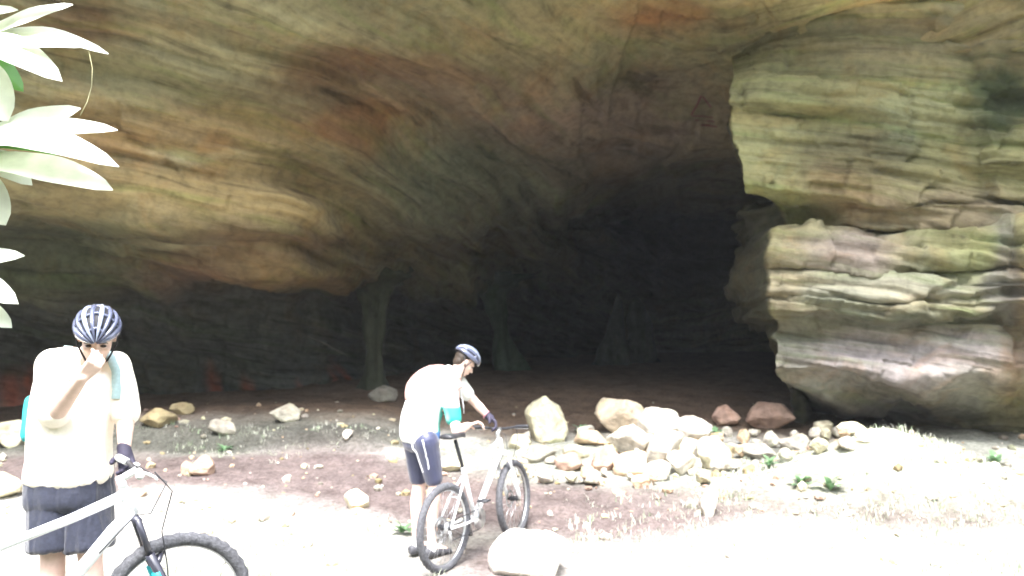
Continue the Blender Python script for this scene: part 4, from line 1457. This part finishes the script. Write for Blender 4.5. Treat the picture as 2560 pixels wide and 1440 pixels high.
# ---- bent cyclist
p2b = V((at(1050, 1372, 6.78).x, 6.78, 0)); p2b.z = gzf(p2b.x, p2b.y)
per2 = tag(empty('person', p2b), 'cyclist in white jersey and black shorts bending over his bicycle', 'person')
f2 = V((.76, .65, 0)).normalized(); s2 = V((.65, -.76, 0)).normalized()
hd2 = at(1161, 906, 7.0); hF2 = V((.72, .30, -.62))
rs2, re2, rw2 = at(1117, 962, 6.80), at(1141, 1078, 6.60), at(1170, 1064, 6.64)
ls2, le2, lw2 = at(1148, 962, 7.10), at(1190, 1008, 7.14), at(1220, 1040, 7.12)
hR2, hL2 = at(1066, 1105, 6.66), at(1038, 1100, 6.88)
kR2, kL2 = at(1088, 1215, 6.72), at(1048, 1215, 6.90)
gaz = gzf(-.8, 6.8)
aR2 = V((at(1080, 1340, 6.70).x, 6.70, gzf(-.66, 6.7) + .095)); aL2 = V((at(1042, 1340, 6.80).x, 6.80, gzf(-.82, 6.8) + .095))
spine = [(at(1054, 1105, 6.77), .155, .115), (at(1050, 1055, 6.76), .150, .125), (at(1064, 1005, 6.80), .160, .125), (at(1096, 964, 6.90), .175, .115), (at(1127, 942, 6.96), .155, .085), (at(1140, 935, 6.97), .08, .062)]
bm = bmesh.new()
loft(bm, spine, s2)
chain(bm, [(at(1135, 940, 6.96), .066), (hd2 + V((-.03, -.01, -.03)), .056)])
head(bm, hd2, hF2)
chain(bm, [(rs2, .058), (rs2.lerp(re2, .5), .050), (re2, .041), (re2.lerp(rw2, .4), .042), (rw2, .029)])
chain(bm, [(ls2, .056), (ls2.lerp(le2, .5), .048), (le2, .040), (le2.lerp(lw2, .35), .041), (lw2, .028)])
for h_, k_, a_ in ((hL2, kL2, aL2), (hR2, kR2, aR2)):
    chain(bm, [(h_, .092), (h_.lerp(k_, .5), .079), (k_, .058)])
    kb = k_.lerp(a_, .3) - f2 * .018
    chain(bm, [(k_, .058), (kb, .059), (k_.lerp(a_, .65) - f2 * .008, .045), (a_, .037)])
    chain(bm, [(a_, .038), (a_ + f2 * .13 - V((0, 0, .055)), .032)])
dr2 = (at(1192, 1056, 6.67) - rw2).normalized()
hand(bm, rw2, dr2, V((.2, -.1, -1)), V((-.4, .8, .2)), curl=.6)
dl2 = (at(1242, 1058, 7.1) - lw2).normalized()
hand(bm, lw2, dl2, V((-.1, -.3, -1)), V((.5, -.8, -.1)), curl=.65)
voxel(bm, 'body', M_skin, per2, .0065, 3)
face_parts(hd2, hF2, per2)


def jersey_tint(co):
    P_ = co - np.array(at(1050, 1055, 6.76))
    fwd = P_ @ np.array(f2)
    side_ = P_ @ np.array(s2)
    z = co[:, 2]
    c = np.broadcast_to(np.array((.78, .79, .76)), (len(co), 3)).copy()
    front = sstep(.06, .10, fwd - .10 * np.clip(P_[:, 2], -1, 0)) * (1 - sstep(.12, .16, P_[:, 2]))
    c = lerp(c, np.array((.03, .36, .30)), front)
    blue = sstep(-.02, -.05, P_[:, 2]) * 0 + (1 - sstep(-.09, -.06, P_[:, 2] + 0 * fwd)) * sstep(.02, .05, fwd)
    c = lerp(c, np.array((.06, .16, .42)), blue)
    return c


bm = bmesh.new()
loft(bm, [(at(1050, 1098, 6.77), .172, .140), (at(1050, 1055, 6.76), .170, .150), (at(1066, 1005, 6.80), .176, .145), (at(1096, 966, 6.90), .190, .132), (at(1126, 944, 6.96), .170, .10), (at(1138, 937, 6.965), .098, .076)], s2, power=2.4)
chain(bm, [(rs2, .076), (rs2.lerp(re2, .5), .070), (rs2.lerp(re2, .72), .066)])
chain(bm, [(ls2, .074), (ls2.lerp(le2, .45), .066)])
sh2 = voxel(bm, 'jersey', M_shirt2, per2, .0075, 3, wrinkle=.006, wscale=(6, 6, 4), tint=jersey_tint, seed=3)
bm = bmesh.new()
loft(bm, [(at(1052, 1085, 6.77), .160, .128), (at(1053, 1115, 6.77), .168, .135)], s2)
for h_, k_ in ((hL2, kL2), (hR2, kR2)):
    chain(bm, [(h_, .105), (h_.lerp(k_, .5), .090), (h_.lerp(k_, .82), .076)])
so2 = voxel(bm, 'shorts', M_short2, per2, .007, 3, wrinkle=.003, wscale=(8, 8, 8), seed=4)
for line in ([at(1018, 1088, 6.6), at(1026, 1130, 6.6), at(1037, 1190, 6.6)], [at(1052, 1095, 6.5), at(1062, 1140, 6.5), at(1066, 1185, 6.5)]):
    bm = bmesh.new()
    surf_strap(bm, line, so2, .005, .003)
    finish(bm, 'piping', M_pipe, so2)
helmet(hd2, hF2, per2)
bm = bmesh.new()
hand(bm, lw2, dl2, V((-.1, -.3, -1)), V((.5, -.8, -.1)), curl=.65, grow=.004)
cone(bm, lw2 - dl2 * .01, .034, lw2 + dl2 * .03, .035)
voxel(bm, 'glove', M_glove, per2, .0065, 2)
bm = bmesh.new()
tube(bm, [lw2 + dl2 * .0 + (V((0, 0, 1)).cross(dl2).normalized() * math.cos(t) + dl2.cross(V((0, 0, 1)).cross(dl2).normalized()) * math.sin(t)) * .038 - dl2 * .02 for t in np.linspace(0, 2 * math.pi, 16, endpoint=False)], .006, 6, closed=True)
finish(bm, 'wristband', simple_mat('pink_band', (.62, .28, .32), .6), per2)
for a_ in (aL2, aR2):
    bm = bmesh.new()
    loft(bm, [(a_ - f2 * .06 - V((0, 0, .05)), .036, .036), (a_ + f2 * .03 - V((0, 0, .045)), .042, .040), (a_ + f2 * .13 - V((0, 0, .060)), .046, .028), (a_ + f2 * .185 - V((0, 0, .068)), .035, .020)], s2)
    voxel(bm, 'shoe', M_shoe, per2, .007, 3)
    bm = bmesh.new()
    cone(bm, a_ - V((0, 0, .03)), .043, a_ + V((0, 0, .03)), .041)
    voxel(bm, 'sock', M_sock, per2, .007, 2)
pk2 = tag(empty('backpack', at(1062, 955, 6.75)), 'slim grey and red backpack on the back of the bent cyclist', 'backpack')
bm = bmesh.new()
nb = (V((0, 0, 1)) - f2 * .75).normalized()
o_ = nb * .145
loft(bm, [(at(1052, 1030, 6.78) + nb * .13, .10, .035), (at(1062, 1000, 6.80) + o_, .115, .05), (at(1090, 968, 6.88) + o_, .115, .05), (at(1118, 948, 6.94) + nb * .12, .09, .032)], s2, power=3)
voxel(bm, 'bag', M_pack2, pk2, .007, 3, wrinkle=.004)
for sg_ in (-1, 1):
    bm = bmesh.new()
    b0 = at(1120, 946, 6.95) + nb * .11 + s2 * .09 * sg_
    surf_strap(bm, [b0, at(1136, 945, 6.95) + s2 * .12 * sg_, at(1140, 965, 6.95) + s2 * .12 * sg_ + f2 * .05, at(1115, 1010, 6.9) + s2 * .16 * sg_ + f2 * .05, at(1075, 1030, 6.8) + s2 * .17 * sg_], sh2, .022, .005)
    finish(bm, 'strap', M_pack2, pk2)
bm = bmesh.new()
tube(bm, [at(1150, 958, 6.92), at(1153, 985, 6.9), at(1158, 1010, 6.9), at(1160, 1034, 6.9)], .004, 6)
cd = finish(bm, 'cord', M_pipe, per2)

# ------------------------------------------------------------------ thin air volume, added to veil the darks like glare
bm = bmesh.new()
bmesh.ops.create_cube(bm, size=1)
me = bpy.data.meshes.new('glare_haze')
bm.to_mesh(me); bm.free()
me.transform(Matrix.Translation((0, 2.5, 16.5)) @ Matrix.Diagonal((84, 90, 36, 1)))
mh = bpy.data.materials.new('glare_haze_air')
mh.use_nodes = True
mh.node_tree.nodes.clear()
pv = mh.node_tree.nodes.new('ShaderNodeVolumePrincipled')
pv.inputs['Color'].default_value = (.90, .95, 1, 1)
pv.inputs['Density'].default_value = GLARE_HAZE
mo = mh.node_tree.nodes.new('ShaderNodeOutputMaterial')
mh.node_tree.links.new(pv.outputs[0], mo.inputs['Volume'])
tag(link_mesh('glare_haze', me, mh, smooth=False), kind='stuff')

# ------------------------------------------------------------------ light
SUN_EL = math.radians(62)
az = math.radians(-6)     # from behind the camera
sun_d = bpy.data.lights.new('sun', 'SUN')
sun_d.energy = 1.4
sun_d.angle = math.radians(18)
sun_d.color = (1, .985, .96)
sun = bpy.data.objects.new('sun', sun_d)
COL.objects.link(sun)
to_sun = V((math.sin(az) * math.cos(SUN_EL), -math.cos(az) * math.cos(SUN_EL), math.sin(SUN_EL)))
sun.rotation_euler = (-to_sun).to_track_quat('-Z', 'Y').to_euler()
sun.location = to_sun * 40
W = bpy.data.worlds.new('World')
S.world = W
W.use_nodes = True
nt = W.node_tree
bg = nt.nodes['Background']
sky = nt.nodes.new('ShaderNodeTexSky')
sky.sky_type = 'NISHITA'
sky.sun_disc = False
sky.sun_elevation = SUN_EL
sky.sun_rotation = math.atan2(to_sun.x, to_sun.y)
sky.dust_density = 1.5
hs = nt.nodes.new('ShaderNodeHueSaturation')
hs.inputs['Saturation'].default_value = .35
nt.links.new(sky.outputs[0], hs.inputs['Color'])
nt.links.new(hs.outputs[0], bg.inputs[0])
bg.inputs[1].default_value = .15
S.view_settings.view_transform = 'Standard'
S.view_settings.look = 'None'
S.view_settings.gamma = 1
S.view_settings.exposure = 3.15
S.cycles.use_denoising = True
S.cycles.max_bounces = 8
S.cycles.diffuse_bounces = 6
